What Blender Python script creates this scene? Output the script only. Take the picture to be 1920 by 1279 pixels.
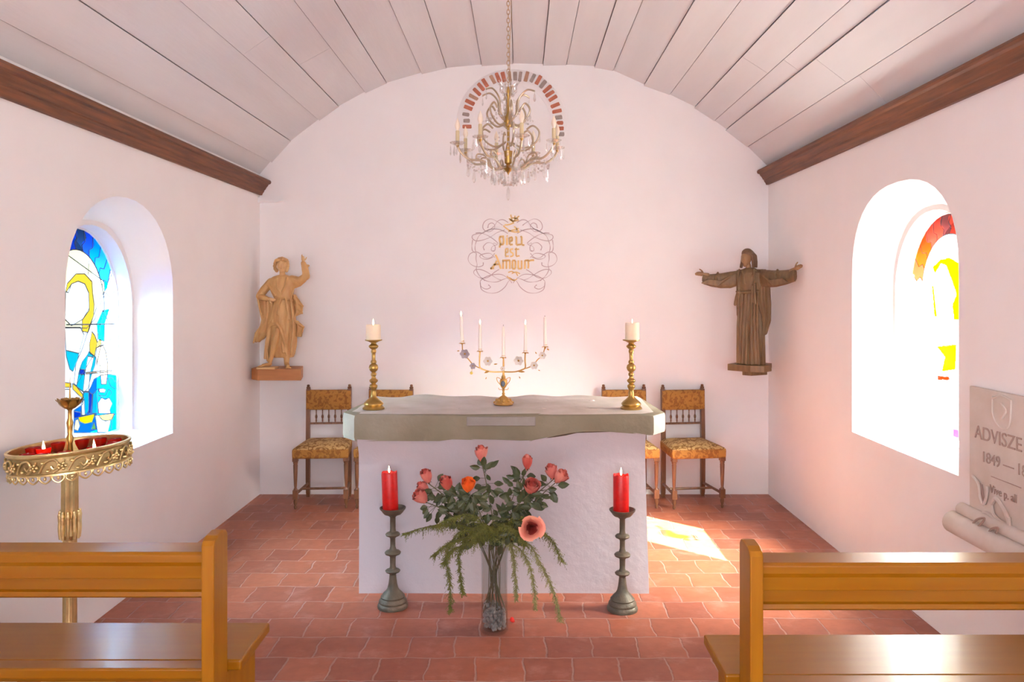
import bpy, bmesh, math, random
from mathutils import Vector, Matrix, Euler
R = math.radians
PI = math.pi
rnd = random.Random(7)
sc = bpy.context.scene
COL = sc.collection
for o in list(bpy.data.objects):
    bpy.data.objects.remove(o)

# ------------------------------------------------------------------ camera
H = 1.70          # eye height
F = 1500.0        # focal length in pixels of the 1920 px wide frame
CX, CY = 975.0, 550.0
cam_d = bpy.data.cameras.new('camera')
cam = bpy.data.objects.new('camera', cam_d)
COL.objects.link(cam)
cam.location = (0, 0, H)
cam.rotation_euler = (R(90), 0, 0)
cam_d.sensor_width = 36
cam_d.lens = F / 1920 * 36
cam_d.shift_x = -(CX - 960) / 1920
cam_d.shift_y = (CY - 639.5) / 1920
cam_d.clip_start = 0.05
sc.camera = cam

# ------------------------------------------------------------------ light
sc.view_settings.view_transform = 'Standard'
sc.view_settings.look = 'None'
sc.view_settings.gamma = 1
sc.view_settings.use_curve_mapping = False
sc.view_settings.exposure = 1.16
sc.cycles.max_bounces = 12
sc.cycles.diffuse_bounces = 7
sc.cycles.transparent_max_bounces = 24
sc.cycles.caustics_reflective = False
sc.cycles.caustics_refractive = False
sc.cycles.sample_clamp_indirect = 8

w = bpy.data.worlds.new('daylight')
sc.world = w
w.use_nodes = True
bg = w.node_tree.nodes['Background']
bg.inputs[0].default_value = (0.78, 0.88, 1.0, 1)
bg.inputs[1].default_value = 0.54

sun_d = bpy.data.lights.new('sun', 'SUN')
sun_d.energy = 62
sun_d.color = (1.0, 0.96, 0.84)
sun_d.angle = R(0.6)
sun = bpy.data.objects.new('sun', sun_d)
COL.objects.link(sun)
sun.location = (8, -6, 8)
sun.rotation_euler = Vector((-.95, .87, -1.0)).to_track_quat('-Z', 'Y').to_euler()

def area(name, loc, direction, sx, sy, energy, color):
    d = bpy.data.lights.new(name, 'AREA')
    d.shape = 'RECTANGLE'; d.size = sx; d.size_y = sy
    d.energy = energy; d.color = color
    o = bpy.data.objects.new(name, d); COL.objects.link(o)
    o.location = loc
    o.rotation_euler = Vector(direction).to_track_quat('-Z', 'Z').to_euler()
    return o
# added fill lamp behind the camera, set in the rear wall opening
area('rear_fill', (0.0, -3.05, 1.5), (0, 1, 0.12), 2.6, 2.4, 82, (0.84, 0.88, 0.97))
# broad patches of open sky beyond the two arched windows
area('sky_beyond_left_window', (-3.8, 3.3, 3.2), (1.25, .95, -1.35), 2.2, 2.0, 1150, (0.52, 0.74, 1.0))
area('sky_beyond_right_window', (3.7, 3.3, 3.4), (-1.3, .9, -1.55), 2.2, 2.0, 2500, (0.92, 0.98, 0.97))

# ------------------------------------------------------------------ materials
def new_mat(name):
    m = bpy.data.materials.new(name)
    m.use_nodes = True
    nt = m.node_tree
    return m, nt, nt.nodes['Principled BSDF']

def mat(name, col, rough=0.6, metal=0.0, var=0.0, var_scale=8, bump=0.0, bump_scale=60, coat=0.0, spec=None, col2=None, stretch=None, emit=None, sss=0.0):
    m, nt, b = new_mat(name)
    N, L = nt.nodes, nt.links
    b.inputs['Base Color'].default_value = (*col, 1)
    b.inputs['Roughness'].default_value = rough
    b.inputs['Metallic'].default_value = metal
    if coat: b.inputs['Coat Weight'].default_value = coat; b.inputs['Coat Roughness'].default_value = 0.12
    if spec is not None: b.inputs['Specular IOR Level'].default_value = spec
    if sss:
        b.inputs['Subsurface Weight'].default_value = sss
        b.inputs['Subsurface Radius'].default_value = (0.02, 0.01, 0.005)
    tc = None
    if var or bump or col2:
        tc = N.new('ShaderNodeTexCoord')
        mp = N.new('ShaderNodeMapping')
        L.new(tc.outputs['Object'], mp.inputs[0])
        if stretch: mp.inputs['Scale'].default_value = stretch
    if var or col2:
        n = N.new('ShaderNodeTexNoise'); n.inputs['Scale'].default_value = var_scale; n.inputs['Detail'].default_value = 5
        L.new(mp.outputs[0], n.inputs['Vector'])
        r = N.new('ShaderNodeValToRGB')
        r.color_ramp.elements[0].position = 0.32; r.color_ramp.elements[1].position = 0.68
        c2 = col2 if col2 else tuple(c * (1 - var) for c in col)
        r.color_ramp.elements[0].color = (*c2, 1); r.color_ramp.elements[1].color = (*col, 1)
        L.new(n.outputs['Fac'], r.inputs[0]); L.new(r.outputs[0], b.inputs['Base Color'])
    if bump:
        n2 = N.new('ShaderNodeTexNoise'); n2.inputs['Scale'].default_value = bump_scale; n2.inputs['Detail'].default_value = 4
        L.new(mp.outputs[0], n2.inputs['Vector'])
        bp = N.new('ShaderNodeBump'); bp.inputs['Strength'].default_value = bump; bp.inputs['Distance'].default_value = 0.01
        L.new(n2.outputs['Fac'], bp.inputs['Height']); L.new(bp.outputs[0], b.inputs['Normal'])
    if emit:
        b.inputs['Emission Color'].default_value = (*emit[0], 1); b.inputs['Emission Strength'].default_value = emit[1]
    return m

M = {}
M['plaster'] = mat('white_plaster', (0.83, 0.84, 0.85), 0.85, bump=0.25, bump_scale=9, var=0.03, var_scale=3)
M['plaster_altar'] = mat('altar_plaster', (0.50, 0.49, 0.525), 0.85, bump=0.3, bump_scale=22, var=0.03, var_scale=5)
M['ceiling'] = mat('painted_boards', (0.64, 0.65, 0.67), 0.45, var=0.06, var_scale=2.5, bump=0.1, bump_scale=18, stretch=(3, .3, 3))
M['ceiling_gap'] = mat('board_gap', (0.36, 0.34, 0.34), 0.9)
M['beam'] = mat('dark_beam_wood', (0.19, 0.062, 0.017), 0.5, col2=(0.09, 0.028, 0.008), var_scale=4, stretch=(14, .8, 14), bump=0.2, bump_scale=30)
M['pew'] = mat('honey_pine', (0.27, 0.112, 0.002), 0.32, spec=.25, col2=(0.25, 0.092, 0.001), var_scale=3, stretch=(.8, 9, 9), coat=0.2)
M['pew_post'] = mat('honey_pine_upright', (0.32, 0.135, 0.003), 0.38, spec=.25, col2=(0.27, 0.102, 0.002), var_scale=3, stretch=(9, 9, .8), coat=0.1)
M['chair_wood'] = mat('turned_walnut', (0.20, 0.085, 0.035), 0.38, col2=(0.11, 0.045, 0.018), var_scale=6, stretch=(10, 10, 1), coat=0.2)
M['statue_light'] = mat('pale_limewood', (0.60, 0.37, 0.145), 0.5, col2=(0.48, 0.27, 0.10), var_scale=7, stretch=(3, 3, 1), bump=0.2, bump_scale=40)
M['statue_face'] = mat('pale_limewood_skin', (0.66, 0.43, 0.20), 0.55, var=0.08, var_scale=9)
M['plinth_light'] = mat('orange_plinth_wood', (0.46, 0.19, 0.06), 0.5, var=0.15, var_scale=6, stretch=(1, 1, 8))
M['statue_dark'] = mat('dark_carved_wood', (0.20, 0.12, 0.048), 0.5, col2=(0.12, 0.068, 0.028), var_scale=6, stretch=(6, 6, 1), bump=0.25, bump_scale=30)
M['statue_dark_skin'] = mat('dark_carved_skin', (0.30, 0.17, 0.075), 0.5, var=0.15, var_scale=10)
M['statue_dark_hair'] = mat('dark_carved_hair', (0.14, 0.075, 0.035), 0.5, var=0.2, var_scale=20, bump=0.4, bump_scale=60)
M['brass'] = mat('old_brass', (0.50, 0.315, 0.09), 0.3, 0.9, var=0.25, var_scale=14)
M['brass_pale'] = mat('pale_brass', (0.78, 0.63, 0.30), 0.30, 0.88, var=0.25, var_scale=16, bump=0.2, bump_scale=50)
M['brass_shade'] = mat('brass_gap_shade', (0.42, 0.31, 0.13), 0.5, 0.7, var=0.3, var_scale=30)  # darker brass painted in for the shaded gaps of the openwork
M['gilt'] = mat('gilt_bronze', (0.66, 0.40, 0.12), 0.35, 0.8, var=0.15, var_scale=20)
M['bronze'] = mat('weathered_bronze', (0.155, 0.13, 0.09), 0.55, 0.5, col2=(0.09, 0.083, 0.06), var_scale=12, bump=0.3, bump_scale=70)
M['ivory_wax'] = mat('ivory_wax', (0.85, 0.74, 0.55), 0.5, sss=0.3)
M['white_wax'] = mat('white_wax', (0.90, 0.87, 0.78), 0.45, sss=0.2)
M['red_wax'] = mat('red_wax', (0.60, 0.006, 0.004), 0.4, sss=0.15, var=0.2, var_scale=60)
M['wick'] = mat('burnt_wick', (0.03, 0.02, 0.02), 0.9)
M['flame'] = mat('candle_flame', (1, 0.8, 0.5), 0.5, emit=((1.0, 0.72, 0.36), 9))
M['leaf'] = mat('rose_leaf', (0.065, 0.085, 0.028), 0.5, col2=(0.032, 0.045, 0.016), var_scale=20)
M['stem'] = mat('rose_stem', (0.10, 0.095, 0.045), 0.6)
M['fern'] = mat('fern_green', (0.17, 0.185, 0.03), 0.7, col2=(0.09, 0.10, 0.017), var_scale=14)
M['fern_pale'] = mat('fern_pale_green', (0.28, 0.29, 0.11), 0.7, col2=(0.17, 0.18, 0.06), var_scale=14)
M['rose_coral'] = mat('coral_petal', (0.55, 0.13, 0.09), 0.6, col2=(0.45, 0.06, 0.05), var_scale=14)
M['rose_orange'] = mat('orange_petal', (0.95, 0.25, 0.03), 0.55, col2=(0.85, 0.12, 0.02), var_scale=14)
M['rose_pink'] = mat('pink_petal', (0.70, 0.27, 0.21), 0.6, col2=(0.55, 0.13, 0.11), var_scale=14)
M['rose_peach'] = mat('peach_petal', (0.78, 0.40, 0.26), 0.6, col2=(0.78, 0.26, 0.20), var_scale=14)
M['pebble'] = mat('grey_pebbles', (0.36, 0.34, 0.33), 0.5, col2=(0.20, 0.19, 0.19), var_scale=40)
M['petal_red'] = mat('fallen_petal_red', (0.75, 0.02, 0.01), 0.5)
M['porcelain'] = mat('white_porcelain', (0.74, 0.72, 0.66), 0.25)
M['porcelain_grey'] = mat('grey_porcelain', (0.42, 0.38, 0.42), 0.35)
M['enamel'] = mat('blue_grey_enamel', (0.10, 0.13, 0.16), 0.2)
M['yellow_bloom'] = mat('yellow_bloom', (0.85, 0.65, 0.12), 0.4)
M['ins_gold'] = mat('ochre_gold_paint', (0.78, 0.54, 0.22), 0.6, var=0.08, var_scale=40)
M['ins_grey'] = mat('grey_scroll_paint', (0.50, 0.41, 0.43), 0.6)
M['brick_red'] = mat('red_brick', (0.50, 0.17, 0.10), 0.9, var=0.25, var_scale=25, bump=0.4)
M['brick_grey'] = mat('grey_brick', (0.36, 0.31, 0.28), 0.9, var=0.2, var_scale=40, bump=0.4)
M['brick_buff'] = mat('buff_brick', (0.47, 0.29, 0.20), 0.9, var=0.2, var_scale=30, bump=0.4)
M['plaque'] = mat('plaque_stone', (0.62, 0.57, 0.53), 0.8, col2=(0.54, 0.49, 0.43), var_scale=7, bump=0.2, bump_scale=30)
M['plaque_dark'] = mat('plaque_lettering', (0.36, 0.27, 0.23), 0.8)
M['inset'] = mat('bluish_stone', (0.29, 0.275, 0.25), 0.8, var=0.12, var_scale=20)
M['lead'] = mat('lead_came', (0.06, 0.07, 0.09), 0.6)
M['bulb'] = mat('frosted_bulb', (0.84, 0.76, 0.62), 0.3)
M['candle_tube'] = mat('chandelier_candle_tube', (0.62, 0.54, 0.32), 0.5)
M['chain'] = mat('chain_metal', (0.45, 0.33, 0.20), 0.4, 0.7)
M['arm_metal'] = mat('chandelier_arm', (0.48, 0.40, 0.28), 0.35, 0.6)
M['votive_wax'] = mat('votive_wax', (0.75, 0.25, 0.18), 0.5)

# stone of the altar slab: greenish grey-brown patches
def stone_mat():
    m, nt, b = new_mat('altar_stone'); N, L = nt.nodes, nt.links
    tc = N.new('ShaderNodeTexCoord')
    n = N.new('ShaderNodeTexNoise'); n.inputs['Scale'].default_value = 2.6; n.inputs['Detail'].default_value = 6
    L.new(tc.outputs['Object'], n.inputs['Vector'])
    r = N.new('ShaderNodeValToRGB'); e = r.color_ramp.elements
    e[0].position = .30; e[0].color = (0.18, 0.165, 0.11, 1)
    e[1].position = .72; e[1].color = (0.30, 0.285, 0.22, 1)
    x = e.new(.5); x.color = (0.225, 0.205, 0.14, 1)
    L.new(n.outputs['Fac'], r.inputs[0]); L.new(r.outputs[0], b.inputs['Base Color'])
    b.inputs['Roughness'].default_value = .85
    n2 = N.new('ShaderNodeTexNoise'); n2.inputs['Scale'].default_value = 30; n2.inputs['Detail'].default_value = 6
    L.new(tc.outputs['Object'], n2.inputs['Vector'])
    bp = N.new('ShaderNodeBump'); bp.inputs['Strength'].default_value = .4; bp.inputs['Distance'].default_value = .01
    L.new(n2.outputs['Fac'], bp.inputs['Height']); L.new(bp.outputs[0], b.inputs['Normal'])
    return m
M['stone'] = stone_mat()
M['stone_pale'] = mat('pale_green_stone', (0.50, 0.52, 0.44), 0.85, col2=(0.42, 0.46, 0.40), var_scale=9, bump=.4, bump_scale=30)
M['altar_top'] = mat('lime_washed_top', (0.62, 0.585, 0.54), 0.7, col2=(0.50, 0.47, 0.40), var_scale=6, bump=.5, bump_scale=16)

# terracotta tiles
def tile_mat():
    m, nt, b = new_mat('terracotta_tiles'); N, L = nt.nodes, nt.links
    tc = N.new('ShaderNodeTexCoord')
    nz = N.new('ShaderNodeTexNoise'); nz.inputs['Scale'].default_value = 5.5; nz.inputs['Detail'].default_value = 3
    L.new(tc.outputs['Object'], nz.inputs['Vector'])
    vm = N.new('ShaderNodeVectorMath'); vm.operation = 'MULTIPLY_ADD'
    L.new(nz.outputs['Color'], vm.inputs[0]); vm.inputs[1].default_value = (.055, .05, 0)
    L.new(tc.outputs['Object'], vm.inputs[2])
    mp = N.new('ShaderNodeMapping'); mp.inputs['Location'].default_value = (.065, .068, 0)
    L.new(vm.outputs[0], mp.inputs[0])
    br = N.new('ShaderNodeTexBrick')
    br.inputs['Scale'].default_value = 1
    br.inputs['Brick Width'].default_value = .219
    br.inputs['Row Height'].default_value = .225
    br.inputs['Mortar Size'].default_value = .0055
    br.inputs['Mortar Smooth'].default_value = .55
    br.inputs['Bias'].default_value = -.1
    br.inputs['Color1'].default_value = (0.37, 0.115, 0.058, 1)
    br.inputs['Color2'].default_value = (0.245, 0.070, 0.040, 1)
    br.inputs['Mortar'].default_value = (0.38, 0.21, 0.165, 1)
    L.new(mp.outputs[0], br.inputs['Vector'])
    # wear and lime bloom
    n2 = N.new('ShaderNodeTexNoise'); n2.inputs['Scale'].default_value = 6; n2.inputs['Detail'].default_value = 7; n2.inputs['Roughness'].default_value = .65
    L.new(tc.outputs['Object'], n2.inputs['Vector'])
    r2 = N.new('ShaderNodeValToRGB'); r2.color_ramp.elements[0].position = .54; r2.color_ramp.elements[1].position = .80
    L.new(n2.outputs['Fac'], r2.inputs[0])
    mx = N.new('ShaderNodeMix'); mx.data_type = 'RGBA'
    ml = N.new('ShaderNodeMath'); ml.operation = 'MULTIPLY'; ml.inputs[1].default_value = .7
    L.new(r2.outputs[0], ml.inputs[0]); L.new(ml.outputs[0], mx.inputs['Factor'])
    L.new(br.outputs['Color'], mx.inputs['A']); mx.inputs['B'].default_value = (0.50, 0.26, 0.205, 1)
    n3 = N.new('ShaderNodeTexNoise'); n3.inputs['Scale'].default_value = 18; n3.inputs['Detail'].default_value = 5
    L.new(tc.outputs['Object'], n3.inputs['Vector'])
    mx2 = N.new('ShaderNodeMix'); mx2.data_type = 'RGBA'; mx2.blend_type = 'MULTIPLY'; mx2.inputs['Factor'].default_value = .35
    r3 = N.new('ShaderNodeValToRGB'); r3.color_ramp.elements[0].position = .3; r3.color_ramp.elements[1].position = .6
    r3.color_ramp.elements[0].color = (.55, .5, .5, 1)
    L.new(n3.outputs['Fac'], r3.inputs[0])
    L.new(mx.outputs['Result'], mx2.inputs['A']); L.new(r3.outputs[0], mx2.inputs['B'])
    L.new(mx2.outputs['Result'], b.inputs['Base Color'])
    b.inputs['Roughness'].default_value = .42
    b.inputs['Specular IOR Level'].default_value = .45
    ad = N.new('ShaderNodeMath'); ad.operation = 'MULTIPLY_ADD'
    inv = N.new('ShaderNodeMath'); inv.operation = 'SUBTRACT'; inv.inputs[0].default_value = 1
    L.new(br.outputs['Fac'], inv.inputs[1])
    L.new(nz.outputs['Fac'], ad.inputs[0]); ad.inputs[1].default_value = .6; L.new(inv.outputs[0], ad.inputs[2])
    bp = N.new('ShaderNodeBump'); bp.inputs['Strength'].default_value = .7; bp.inputs['Distance'].default_value = .008
    L.new(ad.outputs[0], bp.inputs['Height']); L.new(bp.outputs[0], b.inputs['Normal'])
    return m
M['tiles'] = tile_mat()

# woven tapestry upholstery
def tapestry(name, c1, c2, scale):
    m, nt, b = new_mat(name); N, L = nt.nodes, nt.links
    tc = N.new('ShaderNodeTexCoord')
    n = N.new('ShaderNodeTexNoise'); n.inputs['Scale'].default_value = scale; n.inputs['Detail'].default_value = 2; n.inputs['Distortion'].default_value = 1.6
    L.new(tc.outputs['Object'], n.inputs['Vector'])
    r = N.new('ShaderNodeValToRGB'); e = r.color_ramp.elements
    e[0].position = .44; e[0].color = (*c2, 1); e[1].position = .52; e[1].color = (*c1, 1)
    L.new(n.outputs['Fac'], r.inputs[0]); L.new(r.outputs[0], b.inputs['Base Color'])
    b.inputs['Roughness'].default_value = .85
    n2 = N.new('ShaderNodeTexNoise'); n2.inputs['Scale'].default_value = 140
    L.new(tc.outputs['Object'], n2.inputs['Vector'])
    bp = N.new('ShaderNodeBump'); bp.inputs['Strength'].default_value = .4; bp.inputs['Distance'].default_value = .004
    L.new(n2.outputs['Fac'], bp.inputs['Height']); L.new(bp.outputs[0], b.inputs['Normal'])
    return m
M['tapestry_back'] = tapestry('ochre_tapestry', (0.38, 0.18, 0.035), (0.24, 0.10, 0.018), 22)
M['tapestry_seat'] = tapestry('flowered_tapestry', (0.50, 0.33, 0.13), (0.22, 0.105, 0.024), 24)

def glass_mat(name, tint, transp, refl=.12, rough=.05, transl=0.0):
    m = bpy.data.materials.new(name); m.use_nodes = True
    nt = m.node_tree; N, L = nt.nodes, nt.links
    for n in list(N): N.remove(n)
    out = N.new('ShaderNodeOutputMaterial')
    tr = N.new('ShaderNodeBsdfTransparent'); tr.inputs[0].default_value = (*tint, 1)
    gl = N.new('ShaderNodeBsdfGlossy'); gl.inputs['Roughness'].default_value = rough; gl.inputs[0].default_value = (1, 1, 1, 1)
    fr = N.new('ShaderNodeLayerWeight'); fr.inputs['Blend'].default_value = .25
    mul = N.new('ShaderNodeMath'); mul.operation = 'MULTIPLY_ADD'; mul.inputs[1].default_value = .22 if refl > 0 else .03; mul.inputs[2].default_value = refl
    mul.use_clamp = True
    L.new(fr.outputs['Facing'], mul.inputs[0])
    mix = N.new('ShaderNodeMixShader'); L.new(mul.outputs[0], mix.inputs[0])
    L.new(tr.outputs[0], mix.inputs[1]); L.new(gl.outputs[0], mix.inputs[2])
    src = mix
    if transl:
        tl = N.new('ShaderNodeBsdfTranslucent'); tl.inputs[0].default_value = (*tint, 1)
        mix2 = N.new('ShaderNodeMixShader'); mix2.inputs[0].default_value = transl
        L.new(mix.outputs[0], mix2.inputs[1]); L.new(tl.outputs[0], mix2.inputs[2]); src = mix2
    L.new(src.outputs[0], out.inputs[0])
    return m
M['vase_glass'] = glass_mat('clear_vase_glass', (0.88, 0.90, 0.895), 1, .02)
M['crystal'] = glass_mat('cut_crystal', (0.90, 0.895, 0.88), 1, .22, .12)
M['red_glass'] = glass_mat('ruby_glass', (0.85, 0.05, 0.03), 1, .05, .1, .45)

def pane(name, c):
    return glass_mat('glass_' + name, c, 1, .0, .2, .05 if name.startswith('blue') else .12)

# ------------------------------------------------------------------ mesh tools
class MB:
    def __init__(s): s.v = []; s.f = []; s.m = []
    def add(s, vs, fs, mi=0):
        o = len(s.v); s.v += [tuple(v) for v in vs]
        s.f += [tuple(i + o for i in f) for f in fs]; s.m += [mi] * len(fs)
        return s
    def box(s, x0, x1, y0, y1, z0, z1, mi=0, mx=None):
        vs = [Vector((x, y, z)) for z in (z0, z1) for y in (y0, y1) for x in (x0, x1)]
        if mx: vs = [mx @ v for v in vs]
        s.add(vs, [(0, 2, 3, 1), (4, 5, 7, 6), (0, 1, 5, 4), (2, 6, 7, 3), (0, 4, 6, 2), (1, 3, 7, 5)], mi); return s
    def rings(s, rings, mi=0, cap=True, closed=True):
        n = len(rings[0]); o = len(s.v)
        for r in rings: s.v += [tuple(p) for p in r]
        for i in range(len(rings) - 1):
            for j in range(n if closed else n - 1):
                k = (j + 1) % n
                s.f.append((o + i * n + j, o + i * n + k, o + (i + 1) * n + k, o + (i + 1) * n + j)); s.m.append(mi)
        if cap and closed:
            s.f.append(tuple(o + j for j in reversed(range(n)))); s.m.append(mi)
            s.f.append(tuple(o + (len(rings) - 1) * n + j for j in range(n))); s.m.append(mi)
        return s
    def lathe(s, prof, n=28, c=(0, 0, 0), mi=0, cap=True, mx=None, sx=1, sy=1):
        # prof: list of (r, z) from bottom to top
        rr = []
        for r, z in prof:
            ring = [Vector((c[0] + sx * max(r, 1e-4) * math.cos(2 * PI * j / n), c[1] + sy * max(r, 1e-4) * math.sin(2 * PI * j / n), c[2] + z)) for j in range(n)]
            if mx: ring = [mx @ p for p in ring]
            rr.append(ring)
        return s.rings(rr, mi, cap)
    def tube(s, pts, rad, n=8, mi=0, cap=True):
        pts = [Vector(p) for p in pts]
        if not isinstance(rad, (list, tuple)): rad = [rad] * len(pts)
        rr = []; up = None
        for i, p in enumerate(pts):
            a = pts[max(i - 1, 0)]; b = pts[min(i + 1, len(pts) - 1)]
            t = (b - a)
            t = t.normalized() if t.length > 1e-9 else Vector((0, 0, 1))
            if up is None:
                up = Vector((0, 0, 1)) if abs(t.z) < .9 else Vector((1, 0, 0))
            x = t.cross(up)
            x = x.normalized() if x.length > 1e-6 else Vector((1, 0, 0)).cross(t).normalized()
            y = x.cross(t).normalized(); up = y
            rr.append([p + rad[i] * (math.cos(2 * PI * j / n) * x + math.sin(2 * PI * j / n) * y) for j in range(n)])
        return s.rings(rr, mi, cap)
    def ell(s, c, r, n=14, m=9, mi=0, rot=None):
        c = Vector(c); r = (r, r, r) if not isinstance(r, (tuple, list)) else r
        rr = []
        for i in range(m + 1):
            ph = PI * (i / m) ; ph = min(max(ph, .04), PI - .04)
            ring = []
            for j in range(n):
                th = 2 * PI * j / n
                v = Vector((r[0] * math.sin(ph) * math.cos(th), r[1] * math.sin(ph) * math.sin(th), -r[2] * math.cos(ph)))
                if rot: v = rot @ v
                ring.append(c + v)
            rr.append(ring)
        return s.rings(rr, mi)
    def prism(s, poly, y0, y1, mi=0, axis='Y'):
        # poly of 2D points; extruded along axis
        def P(a, b, t):
            return {'Y': (a, t, b), 'X': (t, a, b), 'Z': (a, b, t)}[axis]
        n = len(poly); o = len(s.v)
        s.v += [P(a, b, y0) for a, b in poly] + [P(a, b, y1) for a, b in poly]
        s.f.append(tuple(o + i for i in range(n))); s.f.append(tuple(o + n + i for i in reversed(range(n)))); s.m += [mi, mi]
        for i in range(n):
            k = (i + 1) % n
            s.f.append((o + i, o + n + i, o + n + k, o + k)); s.m.append(mi)
        return s

def children_of(o):
    return [c for c in bpy.data.objects if c.parent == o]

def build(name, mb, mats, parent=None, smooth=40, loc=None, rot=None, fixn=True):
    me = bpy.data.meshes.new(name)
    me.from_pydata(mb.v, [], mb.f)
    if not isinstance(mats, (list, tuple)): mats = [mats]
    for m in mats: me.materials.append(m)
    if len(mats) > 1: me.polygons.foreach_set('material_index', mb.m)
    if fixn:
        bm = bmesh.new(); bm.from_mesh(me); bmesh.ops.recalc_face_normals(bm, faces=bm.faces); bm.to_mesh(me); bm.free()
    if smooth:
        me.polygons.foreach_set('use_smooth', [True] * len(me.polygons))
        me.set_sharp_from_angle(angle=R(smooth))
    me.update()
    o = bpy.data.objects.new(name, me); COL.objects.link(o)
    if parent: o.parent = parent
    if loc: o.location = loc
    if rot: o.rotation_euler = rot
    return o

def bevel(o, wdt=.004, seg=2):
    b = o.modifiers.new('bevel', 'BEVEL'); b.width = wdt; b.segments = seg; b.limit_method = 'ANGLE'; b.angle_limit = R(40)
    return o

def tag(o, label, cat, group=None, kind=None):
    o['label'] = label; o['category'] = cat
    if group: o['group'] = group
    if kind: o['kind'] = kind
    return o

def thing(name, label, cat, loc=(0, 0, 0), rz=0, group=None):
    o = bpy.data.objects.new(name, None); COL.objects.link(o)
    o.empty_display_size = .1
    o.location = loc; o.rotation_euler = (0, 0, rz)
    return tag(o, label, cat, group)

def struct(o):
    o['kind'] = 'structure'; return o

def dup(root, loc, rz=0, label=None, group=None):
    r = root.copy(); COL.objects.link(r); r.location = loc; r.rotation_euler = (0, 0, rz)
    if label: r['label'] = label
    if group: r['group'] = group
    for ch in children_of(root):
        c = ch.copy(); COL.objects.link(c); c.parent = r
        for g in children_of(ch):
            d = g.copy(); COL.objects.link(d); d.parent = c
    return r

def at(px, py, Y):
    return Vector(((px - CX) * Y / F, Y, H - (py - CY) * Y / F))

def spline(pts, n=8):
    pts = [Vector(p) for p in pts]; out = []
    for i in range(len(pts) - 1):
        p0 = pts[max(i - 1, 0)]; p1 = pts[i]; p2 = pts[i + 1]; p3 = pts[min(i + 2, len(pts) - 1)]
        for k in range(n):
            t = k / n
            out.append(.5 * ((2 * p1) + (-p0 + p2) * t + (2 * p0 - 5 * p1 + 4 * p2 - p3) * t * t + (-p0 + 3 * p1 - 3 * p2 + p3) * t ** 3))
    out.append(pts[-1]); return out

def inside(x, y, poly):
    c = False; j = len(poly) - 1
    for i in range(len(poly)):
        xi, yi = poly[i]; xj, yj = poly[j]
        if (yi > y) != (yj > y) and x < (xj - xi) * (y - yi) / (yj - yi) + xi: c = not c
        j = i
    return c

# ------------------------------------------------------------------ room shell
XL, XR, YB, YF = -2.2, 2.10, 6.764, -3.0
PB = F / YB
mb = MB(); mb.add([(XL - .4, YF - .3, 0), (XR + .4, YF - .3, 0), (XR + .4, YB + .3, 0), (XL - .4, YB + .3, 0)], [(0, 1, 2, 3)])
floor = struct(build('floor', mb, M['tiles'], smooth=None))

wb = MB(); wb.box(XL - .3, XR + .3, YB, YB + .3, 0, 3.95)
struct(build('wall_back', wb, M['plaster'], smooth=None))

def rbox(name, m, parent=None, **k): pass

# side wall with an arched opening and splayed reveal
def side_wall(name, X, sgn, prof, glass, depth, top):
    # prof: closed list of (Y,z) of the opening on the wall face, glass: same length list at the glass plane
    mb = MB()
    y0 = min(p[0] for p in prof); y1 = max(p[0] for p in prof); zb = min(p[1] for p in prof)
    # prof order: bottom-near, up the near side, over the arch, down to bottom-far
    def q(a, b, c, d): mb.add([(X, *a), (X, *b), (X, *c), (X, *d)], [(0, 1, 2, 3)])
    q((YF, 0), (prof[0][0], 0), (prof[0][0], top), (YF, top))
    q((prof[-1][0], 0), (YB, 0), (YB, top), (prof[-1][0], top))
    q((prof[0][0], 0), (prof[-1][0], 0), prof[-1], prof[0])
    for i in range(len(prof) - 1):
        a, b = prof[i], prof[i + 1]
        if abs(a[0] - b[0]) > 1e-6: q(a, b, (b[0], top), (a[0], top))
    # reveal: main splay, small step, inner rim
    cy = sum(p[0] for p in glass) / len(glass)
    def off(p, d):
        ddy = p[0] - cy; L = abs(ddy) or 1
        return (p[0] + d * (1 if ddy > 0 else -1) * min(1, L / .1), p[1] + (d if p[1] > 1.5 else 0))
    rim = [off(p, .04) for p in glass]
    n = len(prof)
    lv = [[(X, *p) for p in prof],
          [(X + sgn * (depth - .09), *p) for p in rim],
          [(X + sgn * (depth - .09), *off(p, .012)) for p in glass],
          [(X + sgn * depth, *p) for p in glass],
          [(X + sgn * (depth + .12), *p) for p in glass]]
    for a, b in zip(lv, lv[1:]):
        mb.add(a + b, [(j, (j + 1) % n, n + (j + 1) % n, n + j) for j in range(n)])
    # outer face and the ends so the wall is a solid thickness
    XO = X + sgn * (depth + .12)
    def qo(a, b, c, d): mb.add([(XO, *a), (XO, *b), (XO, *c), (XO, *d)], [(0, 1, 2, 3)])
    g = glass
    qo((YF, 0), (g[0][0], 0), (g[0][0], top), (YF, top)); qo((g[-1][0], 0), (YB, 0), (YB, top), (g[-1][0], top))
    qo((g[0][0], 0), (g[-1][0], 0), g[-1], g[0])
    for i in range(n - 1):
        a, b = g[i], g[i + 1]
        if abs(a[0] - b[0]) > 1e-6: qo(a, b, (b[0], top), (a[0], top))
    mb.add([(X, YF, top), (X, YB, top), (XO, YB, top), (XO, YF, top)], [(0, 1, 2, 3)])
    return struct(build(name, mb, M['plaster'], smooth=30, fixn=False))

def wallpt(px, py, X):
    Y = X * F / (px - CX); return (Y, H - (py - CY) * Y / F)

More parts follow.
